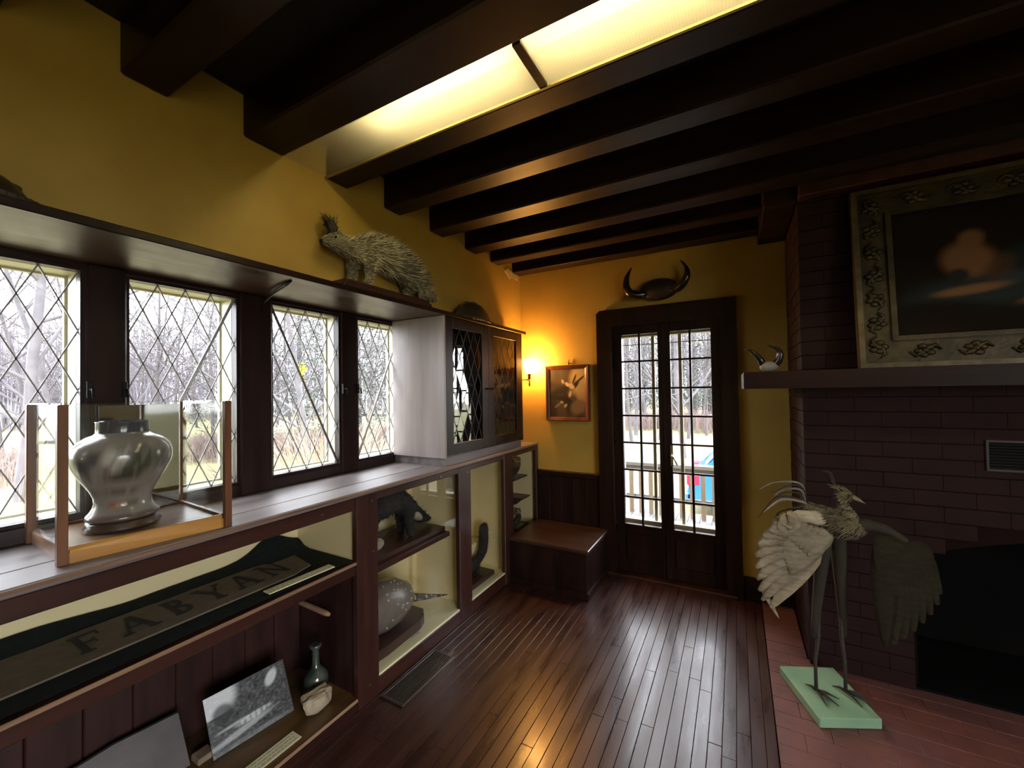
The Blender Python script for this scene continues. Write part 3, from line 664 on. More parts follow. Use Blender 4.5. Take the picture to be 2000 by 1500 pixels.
vc = Vector((-1.82, .568, 0)); 
zb = 1.069
MT['standwood'] = wood('black_stand_wood', (.03, .014, .012), (.05, .024, .02), 'x', .25)
one('jar_stand', MB().lathe(vc, [(.090, zb), (.096, zb+.004), (.098, zb+.012), (.090, zb+.018), (.092, zb+.025), (.082, zb+.030)], 40), 'standwood', 'round black wooden stand under the porcelain jar', 'stand', (vc.x, vc.y, zb))
z0 = zb+.0305
prof = [(.060, 0), (.080, .001), (.090, .004), (.094, .010), (.090, .018), (.082, .028), (.075, .042), (.072, .056), (.074, .075), (.083, .097), (.097, .122), (.113, .150), (.125, .178), (.129, .200), (.128, .220), (.121, .242), (.108, .259), (.090, .272), (.075, .279), (.069, .283), (.068, .287), (.068, .318), (.070, .322), (.065, .322), (.062, .305)]
J = tag(obj('porcelain_jar', MB().lathe((vc.x, vc.y, z0), prof, 90), 'print', None, origin=(vc.x, vc.y, z0)), 'grey porcelain jar with dark flower painting inside the acrylic display box', 'jar')
J.data.materials[0] = printed('painted_porcelain', .16, .2)
def jarcol(p):
    an = math.atan2(p.y, p.x); z = p.z; u = math.atan2(math.sin(an+.35), math.cos(an+.35)) # pattern centred towards the room
    c = mixc((.21, .19, .175), (.27, .24, .22), sm(-.4, .5, nz(an*1.3, z*14, 1)))
    if z > .280: return mixc((.035, .040, .055), (.10, .11, .13), sm(.1, .5, nz(an*9, z*60, 1))) if z > .285 else (.22, .22, .23)
    if z < .020: return (.13, .09, .09)
    for (a, b, ra, rb, ro, col) in ((-.20, .205, .20, .036, 0, (.50, .47, .43)), (.05, .20, .10, .022, .4, (.50, .44, .42)), (-.62, .20, .30, .022, .04, (.05, .05, .065)), (-.75, .175, .13, .028, -.05, (.05, .05, .06)), (.42, .20, .22, .045, 0, (.055, .065, .05)), (.20, .165, .25, .030, .02, (.05, .06, .045)), (-.05, .145, .40, .018, 0, (.055, .050, .045)), (-.28, .165, .12, .020, 0, (.16, .13, .12)), (.85, .20, .2, .04, 0, (.09, .10, .09)), (0, .105, .55, .014, 0, (.12, .11, .10)), (-.15, .055, .32, .013, 0, (.28, .10, .07)), (.35, .058, .2, .012, 0, (.12, .12, .10)), (-.9, .10, .2, .014, 0, (.13, .12, .12)), (2.4, .19, .5, .05, 0, (.08, .08, .09)), (-2.2, .17, .4, .05, 0, (.08, .08, .09))):
        c = mixc(c, col, .92*blobv(u, z*1.0, a, b, ra, rb, ro, .3)*(1 if nz(u*9, z*70, 3) > -.25 else .35))
    return c
paint(J, jarcol)

# ------------------------------------------------------------ lettered cloth banner on the upper shelf
BZ = .7002
MT['bnr_border'] = mat('dark_green_wool', (.012, .019, .019), .9, (.020, .028, .026), 40, bump=.4, bumpscale=200)
MT['bnr_field'] = mat('brown_felt', (.15, .115, .078), .95, (.12, .093, .063), 30, bump=.3, bumpscale=200)
MT['bnr_ink'] = mat('dark_letters', (.018, .013, .010), .9)
BN = thing('lettered_banner', 'dark-bordered brown felt banner with large dark lettering on the upper open shelf', 'banner', (-1.8, .4, BZ))
def bz(x, y):
    e = .008+.003*math.sin(y*17+x*9)+.004*nz(x, y, 7)
    back = sm(-1.97, -2.04, x); fold = math.exp(-((y-1.19)/.09)**2)*sm(-1.88, -2.03, x)*.055
    return BZ+.004+max(0, e)*(1 if x < -1.955 else .12)+back*(.020+.012*math.sin(y*6))+fold
def strip(x0, x1, y0, y1, nx, ny, mt, name, dz=0):
    m = MB().grid(lambda u, v: (x0+(x1-x0)*u, y0+(y1-y0)*v, bz(x0+(x1-x0)*u, y0+(y1-y0)*v)+dz), nx, ny, .003); return obj(name, m, mt, BN)
strip(-2.045, -1.618, -1.1, 1.333, 26, 90, 'bnr_border', 'border_cloth')
fz = BZ+.0125
m = MB().prism([(-1.715, -1.05, fz), (-1.715, 1.10, fz), (-1.745, 1.20, fz), (-1.93, 1.235, fz), (-1.955, 1.15, fz), (-1.965, .6, fz), (-1.96, .1, fz), (-1.965, -1.05, fz)], (0, 0, -1), .006); obj('field', m, 'bnr_field', BN)
def letter(chh, y0, wd):
    top, bot, H_ = -1.925, -1.775, .150; T, t, s = .20, .10, .07       # stroke weights
    Q = []
    def q(*p): Q.append(p)
    def bar(xa, ya, xb, yb, wt): q((xa, ya), (xa+wt, ya), (xb+wt, yb), (xb, yb))
    def ser(xc, yy, hw=.20): q((xc-hw, yy), (xc+hw, yy), (xc+hw, yy+s), (xc-hw, yy+s))
    if chh == 'F': bar(.18, 0, .18, 1, T); q((.1, .90), (.9, .90), (.9, 1), (.1, 1)); q((.84, .76), (.92, .76), (.92, 1), (.84, 1)); q((.36, .46), (.70, .46), (.70, .55), (.36, .55)); q((.64, .38), (.71, .38), (.71, .63), (.64, .63)); ser(.28, 0)
    if chh == 'A': bar(.08, 0, .44, 1, t); bar(.72, 0, .42, 1, T); q((.25, .30), (.72, .30), (.70, .38), (.28, .38)); ser(.13, 0, .14); ser(.83, 0, .18)
    if chh == 'B':
        bar(.16, 0, .16, 1, T); ser(.26, 0, .18); q((.08, .93), (.36, .93), (.36, 1), (.08, 1))
        for (cy, ry, rx) in ((.26, .26, .40), (.755, .245, .33)):
            pr = None
            for k in range(9):
                an = -PI/2+PI*k/8; o_ = (.42+rx*math.cos(an), cy+ry*math.sin(an)); i_ = (.42+(rx-T*.95)*math.cos(an), cy+(ry-.085)*math.sin(an))
                if pr: q(pr[0], o_, i_, pr[1])
                pr = (o_, i_)
            q((.30, cy-ry), (.43, cy-ry), (.43, cy-ry+.085), (.30, cy-ry+.085)); q((.30, cy+ry-.085), (.43, cy+ry-.085), (.43, cy+ry), (.30, cy+ry))
    if chh == 'Y': bar(.40, 0, .40, .48, T); q((.02, 1), (.24, 1), (.60, .46), (.40, .46)); q((.84, 1), (.95, 1), (.60, .44), (.48, .44)); ser(.50, 0); ser(.14, .93, .16); ser(.88, .93, .14)
    if chh == 'N': bar(.14, 0, .14, 1, t); bar(.80, 0, .80, 1, t); q((.10, 1), (.30, 1), (.90, 0), (.72, 0)); ser(.19, 0, .14); ser(.85, .93, .14); ser(.14, .93, .12)
    m = MB(); fzl = fz+.0002
    for k, p in enumerate(Q): m.prism([(bot-(bot-top)*c[1], y0+wd*c[0], fzl+k*.00003) for c in p], (0, 0, 1), .0016)
    obj('letter', m, 'bnr_ink', BN)
for chh, yc, wd in (('F', .492, .085), ('A', .608, .100), ('B', .735, .085), ('Y', .848, .095), ('A', .962, .097), ('N', 1.085, .095)): letter(chh, yc-wd/2, wd)

# ------------------------------------------------------------ small things on the open shelves
def card(name, p0, p1, wd, th, label, z, lines=3, tilt=0, group=None):
    p0, p1 = Vector(p0), Vector(p1); d = (p1-p0); L = d.length; d.normalize(); n = Vector((-d.y, d.x, 0))
    c = (p0+p1)/2; t = thing(name, label, 'label', (c.x, c.y, z))
    P = lambda a, b, dz: p0+d*a+n*b+Vector((0, 0, z+dz+b*tilt))-Vector((0, 0, p0.z))
    obj('paper', MB().prism([P(0, 0, 0), P(L, 0, 0), P(L, wd, 0), P(0, wd, 0)], (0, 0, 1), th), 'card', t)
    m = MB()
    for k in range(lines):
        b = wd*(k+.7)/(lines+.5); x = .008
        while x < L-.012:
            w_ = random.uniform(.006, .022); w_ = min(w_, L-.008-x); m.prism([P(x, b, th), P(x+w_, b, th), P(x+w_, b+.0025, th), P(x, b+.0025, th)], (0, 0, 1), .0003); x += w_+.004
    obj('typed_lines', m, 'ink', t, kind='stuff'); return t
card('label_card', (-1.632, .945, 0), (-1.618, 1.232, 0), .045, .004, 'cream typed label card on front edge of the banner shelf', BZ+.0115)
card('label_card', (-1.632, .80, 0), (-1.632, 1.075, 0), .060, .003, 'cream typed label card on lower shelf before the old photograph', .0608)

# photograph leaning on the back boards
PH = thing('photograph', 'black and white photograph of trees leaning on the lower shelf back', 'photograph', (-1.85, 1.0, .061))
pa, pb = Vector((-1.838, .842, .0615)), Vector((-1.800, 1.150, .0615)); lv = Vector((-.085, 0, .205))
def bw(u, v):
    g = .035+.05*nz(u, v, 9)+.04*nz(u, v, 31); sky = .68
    if v > .62: g = g+(sky-g)*blobv(u, v, .08, .92, .28, .34, 0, .25)
    g = g+(sky-g)*.9*blobv(u, v, .80, .80, .07, .14, -.4, .3)+.15*max(0, nz(u, v, 26))
    g = g*(1-.8*blobv(u, v, .18, .62, .12, .16, 0, .3))+.02
    g += .5*blobv(u, v, .52, .33, .22, .05, .1, .3)*(1 if math.sin(u*90) > -.3 else .5)+.34*blobv(u, v, .28, .36, .2, .025, .05, .4)
    g += .35*blobv(u, v, .35, .20, .40, .05, .18, .4)+.12*blobv(u, v, .5, .03, .5, .05, 0, .5)
    g = max(.01, min(.88, g)); return (g*.97, g, g*1.02)
nrm = (pb-pa).cross(lv).normalized()
obj('board', MB().prism([pa, pb, pb+lv, pa+lv], nrm if nrm.x < 0 else -nrm, .004), 'ink', PH)
flat_print('photo_print', PH, 0, 0, 0, 0, 0, bw, 90, 70, 'print', lambda u, v: pa+(pb-pa)*u+lv*v+Vector((.0012, 0, 0)))
# plaque, small block
m = MB().prism([(-1.93, .42, .0615), (-1.90, .79, .0615), (-1.985, .785, .235), (-2.005, .60, .242), (-2.015, .42, .225)], (-1, 0, 0), .012)
one('plaque', m, mat('grey_plaque', (.11, .09, .088), .5, (.08, .067, .066), 12, bump=.3), 'large grey plaque leaning against the dark boards on the lower shelf', 'plaque', (-1.95, .6, .0615))
one('wooden_block', MB().box(-1.92, -1.86, .80, .86, .0605, .085, .004), mat('old_block', (.30, .22, .15), .7, (.22, .16, .11), 25, bump=.4), 'small rough tan block between the grey plaque and the photograph', 'block', (-1.89, .83, .0605))
# bottle
m = MB().lathe((-1.82, 1.275, 0), [(.048, .0615), (.054, .064), (.056, .075), (.056, .12), (.050, .145), (.034, .165), (.022, .178), (.017, .20), (.0155, .235), (.016, .26), (.026, .272), (.030, .282), (.026, .288), (.017, .286)], 32)
one('glass_bottle', m, mat('dark_green_glass', (.02, .035, .028), .08, (.10, .11, .09), 12, spec=.8), 'dark green glass bottle with wide lip at the end of the lower shelf', 'bottle', (-1.82, 1.275, .0615))
# stone
b = bmesh.new(); bmesh.ops.create_icosphere(b, subdivisions=3, radius=1)
for v in b.verts:
    c = v.co; q = Vector((math.copysign(abs(c.x)**.8, c.x), math.copysign(abs(c.y)**.75, c.y), math.copysign(abs(c.z)**.8, c.z)))
    k = 1+.34*noise.noise(c*1.3+Vector((3, 1, 2)))+.12*noise.noise(c*3.1); v.co = Vector((-1.715+q.x*.040*k, 1.205+q.y*.066*k, .102+q.z*.042*k))
    v.co.z = max(v.co.z, .0612)
one('rough_stone', b, mat('tan_stone', (.46, .38, .27), .85, (.36, .29, .20), 30, bump=.6, bumpscale=80), 'pale tan rough stone in front of the green bottle', 'stone', (-1.715, 1.205, .0612))
# peg
one('wooden_peg', MB().tube([(-2.04, 1.318, .425), (-1.98, 1.318, .424), (-1.80, 1.318, .418), (-1.775, 1.318, .417)], [.013, .013, .013, .008], 12), mat('pale_peg', (.42, .25, .15), .5, (.33, .19, .11), 20), 'pale wooden peg sticking out under the banner shelf', 'peg', (-2.04, 1.318, .42))

# ------------------------------------------------------------ specimens in the glazed bays
MT['furdark'] = mat('dark_fur', (.018, .016, .015), .9, (.030, .026, .022), 40, bump=.7, bumpscale=150)
MT['furpale'] = mat('pale_fur', (.38, .33, .24), .9, (.28, .24, .17), 40, bump=.7, bumpscale=150)
MT['plank'] = wood('dark_mount_plank', (.035, .015, .012), (.06, .026, .019), 'y', .35)
def quills(name, par, n, src, base, mats, lo, hi, rad, lay=(0, 0, 0), seedmat=.5, spread=.35, zmin=None):
    me = src.data; P = [];
    area = [(p.center.copy(), p.normal.copy(), p.area) for p in me.polygons]; tot = sum(a[2] for a in area)
    m = MB(); wl_ = WL[src.name]; cum = []; s = 0
    for a in area: s += a[2]; cum.append(s)
    import bisect
    for _ in range(n):
        c, nn, _a = area[min(len(area)-1, bisect.bisect(cum, random.random()*tot))]
        c = c+wl_
        if zmin and c.z < zmin: continue
        d = (nn+Vector(lay)+Vector((jit(spread), jit(spread), jit(spread)))).normalized(); L = random.uniform(lo, hi)
        if callable(base): L *= base(c)
        sx = d.orthogonal().normalized()*rad; sy = d.cross(sx).normalized()*rad
        v = [m.b.verts.new(c-d*.003+sx), m.b.verts.new(c-d*.003-sx*.5+sy*.87), m.b.verts.new(c-d*.003-sx*.5-sy*.87), m.b.verts.new(c+d*L)]
        mi = 0 if random.random() < (seedmat(c) if callable(seedmat) else seedmat) else 1
        for f in ((0, 1, 3), (1, 2, 3), (2, 0, 3)): ff = m.b.faces.new([v[k] for k in f]); ff.material_index = mi
    return obj(name, m, mats, par, kind='stuff')

# porcupine
PO = thing('stuffed_porcupine', 'stuffed porcupine with pale quills standing on a plank on the window shelf', 'porcupine', (-1.66, 1.6, 2.051))
m = MB().tube([(-1.655, 1.205, 2.205), (-1.655, 1.225, 2.212), (-1.655, 1.265, 2.222), (-1.655, 1.31, 2.222), (-1.655, 1.37, 2.215), (-1.66, 1.44, 2.235), (-1.66, 1.54, 2.255), (-1.66, 1.66, 2.245), (-1.66, 1.78, 2.205), (-1.66, 1.87, 2.155), (-1.655, 1.93, 2.112), (-1.65, 1.985, 2.085), (-1.648, 2.01, 2.078)], [.014, .024, .042, .048, .050, .066, .078, .080, .076, .060, .040, .026, .012], 14, sq=[.014, .022, .040, .046, .052, .072, .092, .098, .095, .078, .045, .026, .012])
for (x, y, zt, yb) in ((-1.62, 1.45, 2.19, 1.445), (-1.70, 1.42, 2.18, 1.40), (-1.62, 1.84, 2.13, 1.845), (-1.70, 1.80, 2.13, 1.79)):
    m.tube([(x, y, zt), (x, (y+yb)/2, (zt+2.07)/2), (x, yb, 2.068), (x, yb-.025, 2.060)], [.042, .030, .020, .012], 10)
m.tube([(-1.625, 1.43, 2.20), (-1.62, 1.385, 2.18), (-1.618, 1.355, 2.168)], [.030, .020, .010], 8)
m.ball((-1.628, 1.285, 2.262), .012, .010, .016, 8).ball((-1.685, 1.285, 2.262), .012, .010, .016, 8)
MT['porc'] = mat('olive_grey_fur', (.105, .090, .055), .9, (.20, .175, .11), 18, (1, .25, 1), .7, bumpscale=90)
bd = remesh(obj('body', m, 'porc', PO), .009)
MT['quillp'] = mat('pale_quill', (.60, .53, .33), .6); MT['quilld'] = mat('dark_quill', (.06, .052, .036), .7)
quills('quills', PO, 4200, bd, lambda c: (.3 if c.y < 1.33 else .65 if c.y < 1.45 else 1)*(1 if c.z > 2.14 else .5), ['quillp', 'quilld'], .020, .052, .0016, (0, 1.3, .1), lambda c: .72 if c.y < 1.65 else .35, .25)
obj('head_tuft', (lambda m: [m.tube([(-1.665+jit(.02), 1.275+jit(.022), 2.255), (-1.67+jit(.02), 1.27+jit(.03), 2.30), (-1.675+jit(.03), 1.26+jit(.04), 2.33+jit(.03))], [.003, .0025, .0005], 4) for _ in range(120)] and m)(MB()), 'quilld', PO, kind='stuff')
obj('eye', MB().ball((-1.613, 1.252, 2.232), .005, .005, .005, 8), mat('black_eye', (.01, .01, .01), .1), PO)
obj('nose', MB().ball((-1.653, 1.204, 2.207), .010, .008, .009, 8), 'furdark', PO)
m = MB().box(-1.738, -1.600, 1.285, 1.915, 2.0045, 2.034, .004).box(-1.730, -1.606, 1.30, 1.90, 2.034, 2.0505, .003); obj('mount_plank', m, 'plank', PO)

# two dark domed shells on the shelf
MT['shell'] = mat('dark_shell', (.030, .022, .015), .35, (.06, .045, .028), 14, bump=.5, bumpscale=22)
def shell(y0, y1, h, label):
    cy, ry = (y0+y1)/2, (y1-y0)/2; zs = 2.0045
    t = thing('turtle_shell', label, 'shell', (-1.655, cy, zs))
    pr = [(1.0, .012), (1.02, .022), (.98, .05), (.93, .15), (.85, .35), (.72, .60), (.54, .80), (.32, .94), (.10, .995), (.01, 1.0)]
    obj('dome', MB().lathe((-1.655, cy, zs), [(r*ry*.96, q*h) for r, q in pr], 40, sx=.082/ry), 'shell', t)
    m = MB()
    for k in range(40):
        an = 2*PI*k/40; m.box(-1.655+math.cos(an)*.080-.006, -1.655+math.cos(an)*.080+.006, cy+math.sin(an)*ry*.96-.015, cy+math.sin(an)*ry*.96+.015, zs, zs+.016, .003)
    obj('rim_scutes', m, 'shell', t, kind='stuff')
    m = MB()
    for k in range(5): m.ball((-1.655, cy-ry*.6+k*ry*.3, zs+h*(1-.95*((-.6+k*.3)**2))-.004), .022, ry*.14, .010, 10)
    obj('ridge_scutes', m, 'shell', t)
shell(.10, .345, .085, 'dark domed turtle shell at the near left end of the shelf')
shell(2.20, 2.68, .140, 'dark domed turtle shell on the shelf above the corner cabinet')

# bay one, upper shelf: dark animal with a pale patch
A1 = thing('stuffed_skunk', 'dark stuffed animal with a pale patch on the middle glazed shelf', 'stuffed animal', (-1.80, 1.75, .606))
m = MB().tube([(-1.80, 1.47, .80), (-1.80, 1.54, .83), (-1.80, 1.66, .86), (-1.80, 1.78, .87), (-1.80, 1.86, .82), (-1.80, 1.94, .75), (-1.80, 2.02, .695), (-1.80, 2.08, .67), (-1.80, 2.11, .665)], [.03, .07, .085, .08, .065, .052, .038, .022, .010], 12)
for (x, y) in ((-1.75, 1.56), (-1.85, 1.58), (-1.75, 1.85), (-1.85, 1.88)): m.tube([(x, y, .80), (x, y, .72), (x, y+.01, .645), (x, y+.03, .638)], [.045, .032, .022, .014], 8)
sk = remesh(obj('body', m, 'furdark', A1), .011); quills('fur', A1, 1500, sk, 1, ['furdark', 'furdark'], .012, .028, .0016, (0, -.6, -.3), .5, .4)
sp_ = obj('pale_patch', MB().ball((-1.765, 1.93, .735), .030, .060, .026, 12, -.6).ball((-1.76, 1.60, .665), .035, .055, .035, 12), 'furpale', A1, label='pale fur patch')
obj('mount_plank', MB().box(-1.93, -1.67, 1.45, 2.10, .6055, .632, .004), 'plank', A1)

# bay one, lower: grey domed specimen with tail on a shaped board
A2 = thing('domed_specimen', 'grey rounded specimen with a long pointed tail on the case floor', 'specimen', (-1.80, 1.68, .095))
MT['hide'] = mat('grey_hide', (.20, .17, .145), .28, (.14, .12, .10), 14, bump=.4, bumpscale=120, coat=.3)
m = MB().tube([(-1.80, 1.44, .25), (-1.80, 1.48, .27), (-1.80, 1.56, .285), (-1.80, 1.66, .288), (-1.80, 1.76, .28), (-1.80, 1.84, .26), (-1.80, 1.89, .24), (-1.80, 1.905, .235)], [.02, .075, .115, .13, .122, .088, .045, .015], 24, sq=[.02, .08, .12, .138, .13, .095, .05, .015])
obj('body', m, 'hide', A2)
obj('tail', MB().tube([(-1.80, 1.86, .250), (-1.76, 1.94, .226), (-1.735, 2.01, .205), (-1.715, 2.08, .184), (-1.70, 2.15, .163)], [.030, .022, .015, .009, .002], 10), mat('ringed_tail', (.05, .035, .025), .5, (.45, .38, .30), 26, (1, 3, 1), lo=.55, hi=.62), A2)
m = MB()
for k in range(26):
    an, yy = random.uniform(-.5, 1.3), random.uniform(1.60, 1.86); rr = .13*math.sqrt(max(0, 1-((yy-1.66)/.25)**2)); m.ball((-1.80+math.cos(an)*rr, yy, .285+math.sin(an)*rr*1.03), .006, .006, .006, 6)
obj('pale_warts', m, mat('pale_wart', (.55, .48, .38), .3), A2, kind='stuff')
obj('mount_board', MB().prism([(-1.905, 1.43, .095), (-1.675, 1.43, .095), (-1.665, 1.60, .095), (-1.675, 1.86, .095), (-1.70, 1.92, .095), (-1.72, 1.915, .095), (-1.74, 1.96, .095), (-1.83, 1.96, .095), (-1.86, 1.91, .095), (-1.905, 1.88, .095)], (0, 0, 1), .055), 'plank', A2)
card('label_card', (-1.655, 1.76, 0), (-1.648, 1.835, 0), .030, .0008, 'small cream label with drawn outline on the floor of the first glazed bay', .0945, 2)

# bay two: squirrel-like tail
A3 = thing('stuffed_squirrel', 'dark stuffed squirrel with upright curled tail in the second glazed bay', 'stuffed animal', (-1.78, 2.55, .095))
m = MB().tube([(-1.78, 2.36, .225), (-1.78, 2.40, .235), (-1.78, 2.46, .20), (-1.78, 2.52, .19), (-1.78, 2.58, .195), (-1.775, 2.64, .21), (-1.77, 2.685, .255), (-1.77, 2.70, .32), (-1.77, 2.70, .39), (-1.77, 2.705, .43), (-1.77, 2.73, .45)], [.012, .028, .038, .045, .040, .033, .036, .038, .038, .036, .018], 12)
for (x, y) in ((-1.755, 2.44), (-1.805, 2.44), (-1.75, 2.58), (-1.81, 2.58)): m.tube([(x, y, .19), (x, y, .14), (x, y-.02, .132)], [.022, .013, .008], 8)
sq_ = remesh(obj('body', m, 'furdark', A3), .008); quills('fur', A3, 900, sq_, 1, ['furdark', 'furdark'], .010, .022, .0013, (0, .2, .3), .5, .4)
obj('mount_plank', MB().box(-1.86, -1.66, 2.29, 2.68, .0945, .128, .004), 'plank', A3)
one('cream_plinth', MB().box(-2.03, -1.84, 2.60, 2.79, .095, .30, .003), 'cream', 'cream painted plinth standing at the back of the second glazed bay', 'plinth', (-1.93, 2.7, .095))

# bay three: bird on a ledge, small bracket shelf, dark bird
def small_bird(y, z, s, label, name='stuffed_bird'):
    t = thing(name, label, 'stuffed bird', (-1.745, y, z))
    m = MB().tube([(-1.745, y-.10*s, z+.03*s), (-1.745, y-.05*s, z+.05*s), (-1.745, y, z+.06*s), (-1.745, y+.05*s, z+.09*s), (-1.745, y+.075*s, z+.12*s), (-1.745, y+.10*s, z+.125*s)], [.012*s, .028*s, .045*s, .040*s, .028*s, .010*s], 12)
    obj('body', m, mat(name+'_feathers_'+str(round(z*100)), (.05, .035, .025), .8, (.35, .30, .24), 34, bump=.5, lo=.5, hi=.6), t)
    obj('beak', MB().tube([(-1.745, y+.098*s, z+.124*s), (-1.745, y+.135*s, z+.112*s)], [.007*s, .001], 6), 'ink', t)
    obj('wing', MB().ball((-1.70, y-.02*s, z+.065*s), .012*s, .07*s, .035*s, 12, .3), 'furdark', t)
    for dx in (-.012, .012): obj('leg', MB().tube([(-1.745+dx*s, y, z+.03*s), (-1.745+dx*s, y+.005, z+.002)], .003, 5), 'ink', t)
    return t
small_bird(3.14, .735, 1.25, 'dark and white stuffed bird on the top ledge of the last glazed bay')
BR1 = thing('bracket_shelf', 'little wooden bracket shelf on the end panel of the last glazed bay', 'bracket', (-1.76, 3.3, .54))
obj('ledge', MB().box(-1.88, -1.667, 3.17, 3.324, .540, .553, .002), 'plank', BR1)
obj('brace', MB().prism([(-1.84, 3.324, .540), (-1.70, 3.324, .540), (-1.80, 3.324, .455), (-1.84, 3.324, .44)], (0, -1, 0), .02), 'plank', BR1)
one('perch_ledge', MB().box(-1.80, -1.69, 2.98, 3.324, .722, .734, .002), 'plank', 'narrow dark ledge under the topmost bird in the last bay', 'ledge', (-1.74, 3.3, .722))
one('perch_ledge', MB().box(-1.80, -1.69, 3.02, 3.324, .290, .302, .002), 'plank', 'narrow dark ledge under the lower bird in the last bay', 'ledge', (-1.74, 3.3, .29))
small_bird(3.16, .303, 1.0, 'small brown stuffed bird below the bracket shelf in the last bay')
one('green_ground', MB().box(-2.03, -1.65, 2.85, 3.28, .0945, .150, .006), mat('mossy_ground', (.16, .20, .11), .9, (.22, .24, .14), 20, bump=.5), 'green mossy ground slab on the floor of the last glazed bay', 'slab', (-1.85, 3.06, .0945))

# ------------------------------------------------------------ horns above the door
H = thing('mounted_horns', 'dark curved horns mounted on the wall above the garden door', 'horns', (-.51, 3.34, 2.27))
MT['horn'] = mat('polished_horn', (.012, .009, .007), .18, (.03, .02, .014), 12)
def sp(pts, n=14):                                                      # smooth path through points
    pts = [Vector(p) for p in pts]; out = []
    for i in range(len(pts)-1):
        p0, p1, p2, p3 = pts[max(i-1, 0)], pts[i], pts[i+1], pts[min(i+2, len(pts)-1)]
        for k in range(n): t = k/n; out.append(.5*((2*p1)+(p2-p0)*t+(2*p0-5*p1+4*p2-p3)*t*t+(3*p1-p0-3*p2+p3)*t**3))
    return out+[pts[-1]]
def taper(n, prof): return [prof[min(int(t*(len(prof)-1)), len(prof)-2)]+(prof[min(int(t*(len(prof)-1)), len(prof)-2)+1]-prof[min(int(t*(len(prof)-1)), len(prof)-2)])*(t*(len(prof)-1)-min(int(t*(len(prof)-1)), len(prof)-2)) for t in [i/(n-1) for i in range(n)]]
YH = 3.28
pl = sp([(-.62, YH+.02, 2.245), (-.66, YH, 2.240), (-.71, YH-.02, 2.252), (-.742, YH-.03, 2.30), (-.742, YH-.03, 2.37), (-.722, YH-.03, 2.42), (-.700, YH-.03, 2.458)], 5)
obj('horn', MB().tube(pl, taper(len(pl), [.034, .034, .033, .030, .022, .012, .002]), 14), 'horn', H)
pr_ = sp([(-.41, YH+.02, 2.255), (-.37, YH, 2.258), (-.33, YH-.02, 2.285), (-.302, YH-.03, 2.33), (-.300, YH-.03, 2.375), (-.318, YH-.03, 2.42), (-.345, YH-.03, 2.455)], 5)
obj('horn', MB().tube(pr_, taper(len(pr_), [.034, .034, .032, .026, .018, .010, .002]), 14), 'horn', H)
m = MB(); m.ball((-.51, 3.315, 2.272), .148, .055, .086, 28); obj('boss', m, mat('dark_hide_boss', (.020, .013, .011), .35, (.035, .022, .018), 10, bump=.3), H, label='dark oval boss between the horns')
obj('metal_band', MB().ball((-.625, 3.285, 2.225), .018, .02, .012, 8), 'brass', H)

# small horns on the mantel
H2 = thing('small_horns', 'small pair of dark horns on pale skull cap standing on the mantel end', 'horns', (.155, 2.62, 1.578))
obj('skull_cap', MB().ball((.158, 2.60, 1.608), .045, .035, .030, 14), mat('old_bone', (.30, .27, .23), .6, (.22, .19, .16), 18), H2, label='pale bone cap')
pl = sp([(.130, 2.60, 1.618), (.120, 2.59, 1.645), (.098, 2.585, 1.675), (.070, 2.58, 1.700), (.045, 2.58, 1.708)], 5); obj('horn', MB().tube(pl, taper(len(pl), [.018, .017, .014, .009, .002]), 10), 'horn', H2)
pl = sp([(.186, 2.60, 1.618), (.205, 2.59, 1.645), (.208, 2.585, 1.680), (.188, 2.58, 1.708), (.150, 2.58, 1.722)], 5); obj('horn', MB().tube(pl, taper(len(pl), [.019, .018, .015, .009, .002]), 10), 'horn', H2)

# ------------------------------------------------------------ mounted bird on the hearth
BD = thing('mounted_bird', 'taxidermy bird with spread drooping wings standing on a green board', 'stuffed bird', (.38, 2.42, .048))
m = MB().prism([(.285, 2.215, .0015), (.523, 2.332, .0015), (.405, 2.645, .0015), (.163, 2.535, .0015)], (0, 0, 1), .045)
bmesh.ops.bevel(m.b, geom=m.b.edges[:], offset=.004, segments=1, affect='EDGES'); obj('green_base', m, 'green', BD, label='pale green painted board')
MT['bodyf'] = mat('tan_feathers', (.17, .135, .07), .85, (.09, .068, .036), 16, (1, 1, .5), .5, bumpscale=70)
MT['darkf'] = mat('dark_feathers', (.030, .022, .012), .9, (.018, .013, .008), 14, (1, 1, .4), .5, bumpscale=60)
m = MB().tube([(.275, 2.45, .915), (.30, 2.445, .905), (.345, 2.435, .875), (.40, 2.425, .852), (.455, 2.41, .845), (.490, 2.40, .850), (.508, 2.397, .855)], [.012, .030, .056, .066, .060, .036, .012], 18, sq=[.012, .026, .050, .060, .052, .032, .012])
m.tube(sp([(.455, 2.405, .865), (.448, 2.40, .90), (.432, 2.398, .93), (.420, 2.398, .965), (.424, 2.392, .985)], 3), [.034]+[.026]*3+[.021]*3+[.018]*3+[.020]*2+[.022], 12)
m.ball((.428, 2.390, .992), .034, .026, .026, 14)
thighs = MB()
for (a, b_) in (((.355, 2.415, .83), (.318, 2.405, .50)), ((.405, 2.45, .82), (.415, 2.455, .50))):
    A, B_ = Vector(a), Vector(b_); thighs.tube([A, lerp(A, B_, .45), lerp(A, B_, .9), lerp(A, B_, 1.35), lerp(A, B_, 1.6)], [.036, .030, .023, .017, .010], 10)
obj('leg_feathers', thighs, 'darkf', BD, label='dark feathered thighs')
bb = remesh(obj('body', m, 'bodyf', BD), .010, 3)
m = MB()
for p in (bb.data.polygons): pass
quills('body_feathers', BD, 1500, bb, 1, ['bodyf', 'darkf'], .010, .024, .0045, (-1.2, .1, -.6), lambda c: .7 if c.z > .8 else .15, .3)
